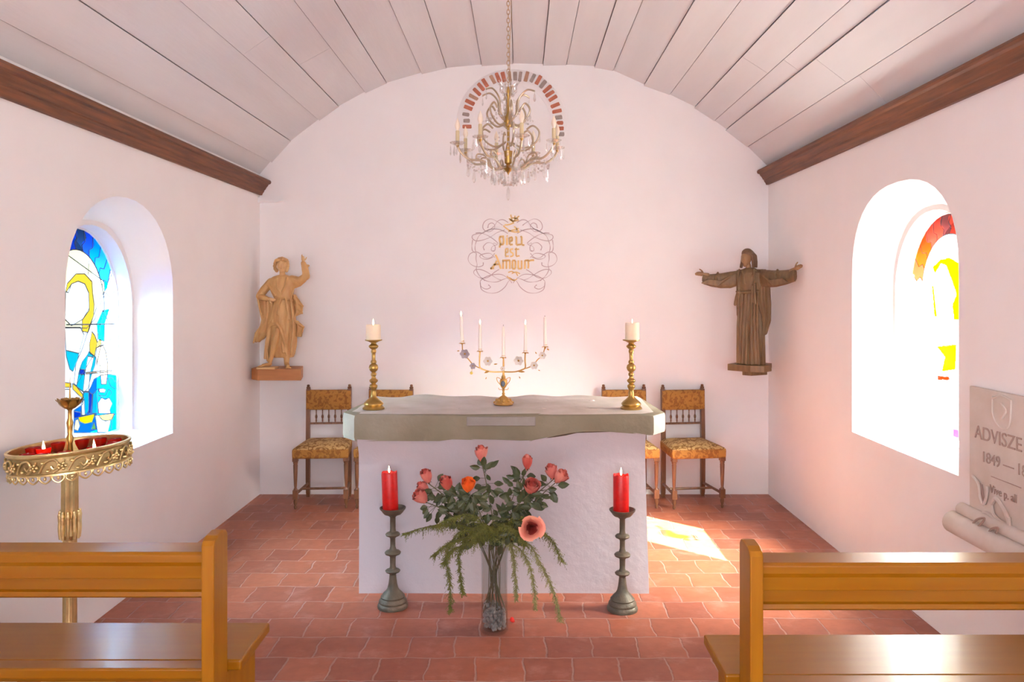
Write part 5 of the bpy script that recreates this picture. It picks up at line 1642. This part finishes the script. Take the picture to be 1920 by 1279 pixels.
for i, (pts, Yd, mt, sz, lab) in enumerate(ferns):
    rg = random.Random(40 + i)
    P3 = []
    for k, (x, y) in enumerate(pts):
        t = k / (len(pts) - 1); yd = YO - .02 + (Yd - YO + rg.uniform(-.02, .02)) * min(1, t * 2)
        P3.append(at(x, y, yd))
    foot = Vector((XO_ + rg.uniform(-.03, .03), YO + rg.uniform(-.03, .02), .13))
    P3 = [foot, Vector((XO_ + rg.uniform(-.03, .03), YO - .02, .40))] + [P3[0] + Vector((rg.uniform(-.03, .03), 0, 0))] + P3[1:]
    t = thing('fern_spray', lab, 'fern', foot)
    path = spline(P3, 10)
    mb = MB(); mb.tube([p - foot for p in path], [.0016] * (len(path) - 4) + [.0012, .001, .0008, .0004], 5); build('stem', mb, M['stem'], t)
    mb = MB(); fine = spline(P3, 26)[52:]
    nn = len(fine)
    for k, p in enumerate(fine):
        tt = k / nn
        tan = (fine[min(k + 1, nn - 1)] - fine[max(k - 1, 0)])
        tan = tan.normalized() if tan.length > 1e-8 else Vector((0, 0, -1))
        for br in range(3):
            a = rg.uniform(0, 2 * PI)
            side = Vector((math.cos(a), .8 * math.sin(a), rg.uniform(-.7, .35))).normalized()
            bd = (side + tan * .9 + Vector((0, 0, -.45))).normalized()
            L_ = sz * rg.uniform(.7, 3.9) * (1 - .40 * tt)
            e = p + bd * L_
            for q in range(8):
                o1 = p.lerp(e, (q + rg.random()) / 8)
                nd = (bd * .7 + Vector((rg.uniform(-1, 1), rg.uniform(-1, 1), rg.uniform(-1, .7)))).normalized() * rg.uniform(.006, .012)
                s2 = nd.cross(Vector((rg.uniform(-1, 1), -1, rg.uniform(-1, 1)))).normalized() * .0016
                a_, b_, c_ = o1 - s2 - foot, o1 + s2 - foot, o1 + nd - foot
                mb.add([a_, b_, c_], [(0, 1, 2)])
            s2 = bd.cross(Vector((0, -1, 0))); s2 = (s2.normalized() if s2.length > 1e-6 else Vector((1, 0, 0))) * .0006
            mb.add([p - s2 - foot, p + s2 - foot, e - foot], [(0, 1, 2)])
    build('foliage', mb, M[mt], t, smooth=None, fixn=False)

# fallen petal
mb = MB(); p = at(960, 1163, 0) if False else None
Yp = H * F / (1166 - CY)
mb.ell((0, 0, .012), (.011, .006, .014), 10, 7); mb.ell((.005, -.004, .006), (.010, .008, .007), 10, 6)
o = build('fallen_petal', mb, M['petal_red'], None, loc=((960 - CX) * Yp / F, Yp, -.001))
tag(o, 'small bright red petal on the tiles just right of the vase', 'petal')

# ------------------------------------------------------------------ chandelier
YH = 4.90; PH = F / YH; XH = (953 - CX) / PH
cl = thing('chandelier', 'brass chandelier hung with crystal drops and candle bulbs above the altar', 'chandelier', (XH, YH, 0))
def hz(py): return H + (CY - py) / PH
ztop = hz(163); zbot = hz(322)
mb = MB(); z = ztop; zc_top = 3.62; k = 0
while z < zc_top:
    th = .0035; hh = .034
    pts = []
    for j in range(13):
        a = 2 * PI * j / 12
        x, zz = .009 * math.cos(a), hh / 2 * math.sin(a)
        pts.append((x, 0, z + hh / 2 + zz) if k % 2 else (0, x, z + hh / 2 + zz))
    mb.tube(pts, .0025, 5, cap=False)
    z += .026; k += 1
build('chain', mb, M['chain'], cl)
mb = MB(); mb.lathe([(.045, 3.665), (.045, 3.63), (.030, 3.61), (.008, 3.60)], 20); build('ceiling_rose', mb, M['brass'], cl)
mb = MB(); mb.tube(spline([(.012, 0, 3.62), (.018, .004, 3.4), (.008, -.004, 3.2), (.012, 0, ztop)], 8), .0025, 6); build('cable', mb, M['chain'], cl)
mb = MB()
mb.lathe([(.0006, zbot - .022), (.004, zbot - .014), (.010, zbot - .004), (.022, zbot + .008), (.034, zbot + .024), (.036, zbot + .030), (.018, zbot + .034), (.012, zbot + .044), (.022, zbot + .052), (.024, zbot + .10), (.027, zbot + .125), (.010, zbot + .13), (.008, zbot + .20), (.009, zbot + .27),
          (.024, zbot + .285), (.028, zbot + .31), (.016, zbot + .345), (.008, zbot + .36), (.008, zbot + .46), (.014, zbot + .47), (.006, ztop)], 20)
build('central_stem', mb, M['brass'], cl)
rg = random.Random(21)
def drop(parent, p, L_, w_, flat=.55, rz=0):
    mb = MB(); c = Vector(p)
    rot = Matrix.Rotation(rz, 3, 'Z')
    prof = [(.06, 0), (.35, -.18), (.75, -.50), (1, -.74), (.72, -.90), (.05, -1.0)]
    rr = []
    for r, z in prof:
        rr.append([c + rot @ Vector((r * w_ / 2 * math.cos(2 * PI * j / 6), r * w_ / 2 * flat * math.sin(2 * PI * j / 6), z * L_)) for j in range(6)])
    mb.rings(rr)
    mb.ell(c + Vector((0, 0, .007)), .005, 6, 5)
    return mb
ndrop = 0
def add_drop(p, L_, w_):
    global ndrop
    ndrop += 1
    build('crystal_drop', drop(None, p, L_, w_, rz=rg.uniform(0, 3)), M['crystal'], cl, smooth=None)
for k in range(8):
    a = R(15 + 45 * k); d = Vector((math.cos(a), math.sin(a), 0))
    z0 = zbot + .03
    def W_(r, z): return d * r + Vector((0, 0, z0 + z))
    mb = MB()
    pa = spline([W_(.02, .0), W_(.09, -.012), W_(.16, .03), W_(.24, .035), W_(.295, .075), W_(.315, .115)], 5)
    mb.tube(pa, .0072, 8)
    mb.tube(spline([W_(.12, .01), W_(.145, .06), W_(.19, .07), W_(.20, .045), W_(.18, .04)], 4), .0050, 6)
    build('arm', mb, M['arm_metal'], cl)
    tipp = W_(.315, .115)
    mb = MB()
    rr = []
    for (r, z) in ((.006, 0), (.022, .003), (.036, .010), (.044, .018), (.043, .021), (.034, .014), (.020, .007), (.006, .006)):
        rr.append([tipp + Vector((r * (1 + .08 * math.cos(8 * 2 * PI * j / 32)) * math.cos(2 * PI * j / 32), r * (1 + .08 * math.cos(8 * 2 * PI * j / 32)) * math.sin(2 * PI * j / 32), z)) for j in range(32)])
    mb.rings(rr); build('glass_dish', mb, M['crystal'], cl)
    mb = MB(); mb.lathe([(.003, -.014), (.009, -.006), (.011, 0), (.008, .004)], 12, tipp); build('candle_socket', mb, M['brass'], cl)
    mb = MB(); mb.lathe([(.0115, .0), (.0115, .088), (.009, .09), (.0005, .09)], 14, tipp); build('candle_tube', mb, M['candle_tube'], cl)
    mb = MB(); mb.lathe([(.007, .088), (.008, .094), (.015, .112), (.0155, .122), (.011, .142), (.004, .158), (.0005, .168)], 14, tipp); build('candle_bulb', mb, M['bulb'], cl)
    for q in range(5):
        b = a + 2 * PI * q / 5; add_drop(tipp + Vector((.042 * math.cos(b), .042 * math.sin(b), .008)), rg.uniform(.06, .085), .018)
    for q in (.10, .17, .25):
        add_drop(W_(q, .0 + .02 * (q > .12)) + Vector((0, 0, -.01)), rg.uniform(.075, .10), .026)
# upper tier of six small scrolling arms with crystals
for k in range(6):
    a = R(40 + 60 * k); d = Vector((math.cos(a), math.sin(a), 0)); z0 = zbot + .30
    def W_(r, z): return d * r + Vector((0, 0, z0 + z))
    mb = MB(); mb.tube(spline([W_(.015, 0), W_(.07, -.02), W_(.12, .02), W_(.14, .07), W_(.11, .11), W_(.085, .08)], 5), .0062, 7)
    mb.tube(spline([W_(.02, .01), W_(.06, .06), W_(.07, .14), W_(.12, .19), W_(.17, .18)], 5), .0056, 7)
    mb.tube(spline([W_(.02, -.12), W_(.10, -.16), W_(.18, -.13), W_(.20, -.07), W_(.16, -.03), W_(.12, -.05)], 5), .0060, 7)
    build('scroll_arm', mb, M['arm_metal'], cl)
    for q, zq_ in ((.14, .06), (.17, .17), (.20, -.08)):
        if ndrop < 90: add_drop(W_(q, zq_), .055, .020)
# crystal crown and bead garlands
mb = MB()
for k in range(10):
    a = R(36 * k); d = Vector((math.cos(a), math.sin(a), 0))
    mb.tube(spline([d * .02 + Vector((0, 0, zbot + .47)), d * .05 + Vector((0, 0, zbot + .49)), d * .045 + Vector((0, 0, zbot + .52)), d * .07 + Vector((0, 0, zbot + .55))], 4), [.004] * 6 + [.008] * 4 + [.005] * 3, 6)
    for q in range(9):
        t = q / 8; r = .03 + .12 * t; zz = zbot + .47 - .16 * t - .05 * math.sin(PI * t)
        mb.ell(d * r + Vector((0, 0, zz)), .0065, 6, 5)
build('crystal_crown', mb, M['crystal'], cl, smooth=None)
mb = MB()
for k in range(16):
    a = R(22.5 * k); a2 = R(22.5 * (k + 1))
    for q in range(7):
        t = q / 6; aa = a + (a2 - a) * t; r = .25
        mb.ell((r * math.cos(aa), r * math.sin(aa), zbot + .06 - .035 * math.sin(PI * t)), .006, 6, 5)
    for q in range(10):
        t = q / 9; r = .25 - .22 * t
        if k % 2 == 0: mb.ell((r * math.cos(a), r * math.sin(a), zbot + .06 - .05 * math.sin(PI * t) + .22 * t), .006, 6, 5)
        else: mb.ell(((.22 - .2 * t) * math.cos(a), (.22 - .2 * t) * math.sin(a), zbot + .02 - .10 * t), .007, 6, 5)
build('bead_garland', mb, M['crystal'], cl, smooth=None)['kind'] = 'stuff'
for k in range(10):
    if ndrop < 99:
        a = R(36 * k); add_drop((.10 * math.cos(a), .10 * math.sin(a), zbot + .0), .08, .024)
mb = MB(); mb.tube([(0, 0, zbot - .02), (0, 0, zbot - .095)], .001, 4)
for zz in (.035, .055, .075): mb.ell((0, 0, zbot - zz), .006, 8, 6)
c = Vector((0, 0, zbot - .092))
mb.rings([[c + Vector((r * .013 * math.cos(2 * PI * j / 8), r * .013 * math.sin(2 * PI * j / 8), z)) for j in range(8)] for r, z in ((.1, 0), (.8, -.02), (1, -.05), (.7, -.075), (.1, -.085))])
build('pendant', mb, M['crystal'], cl, smooth=None)
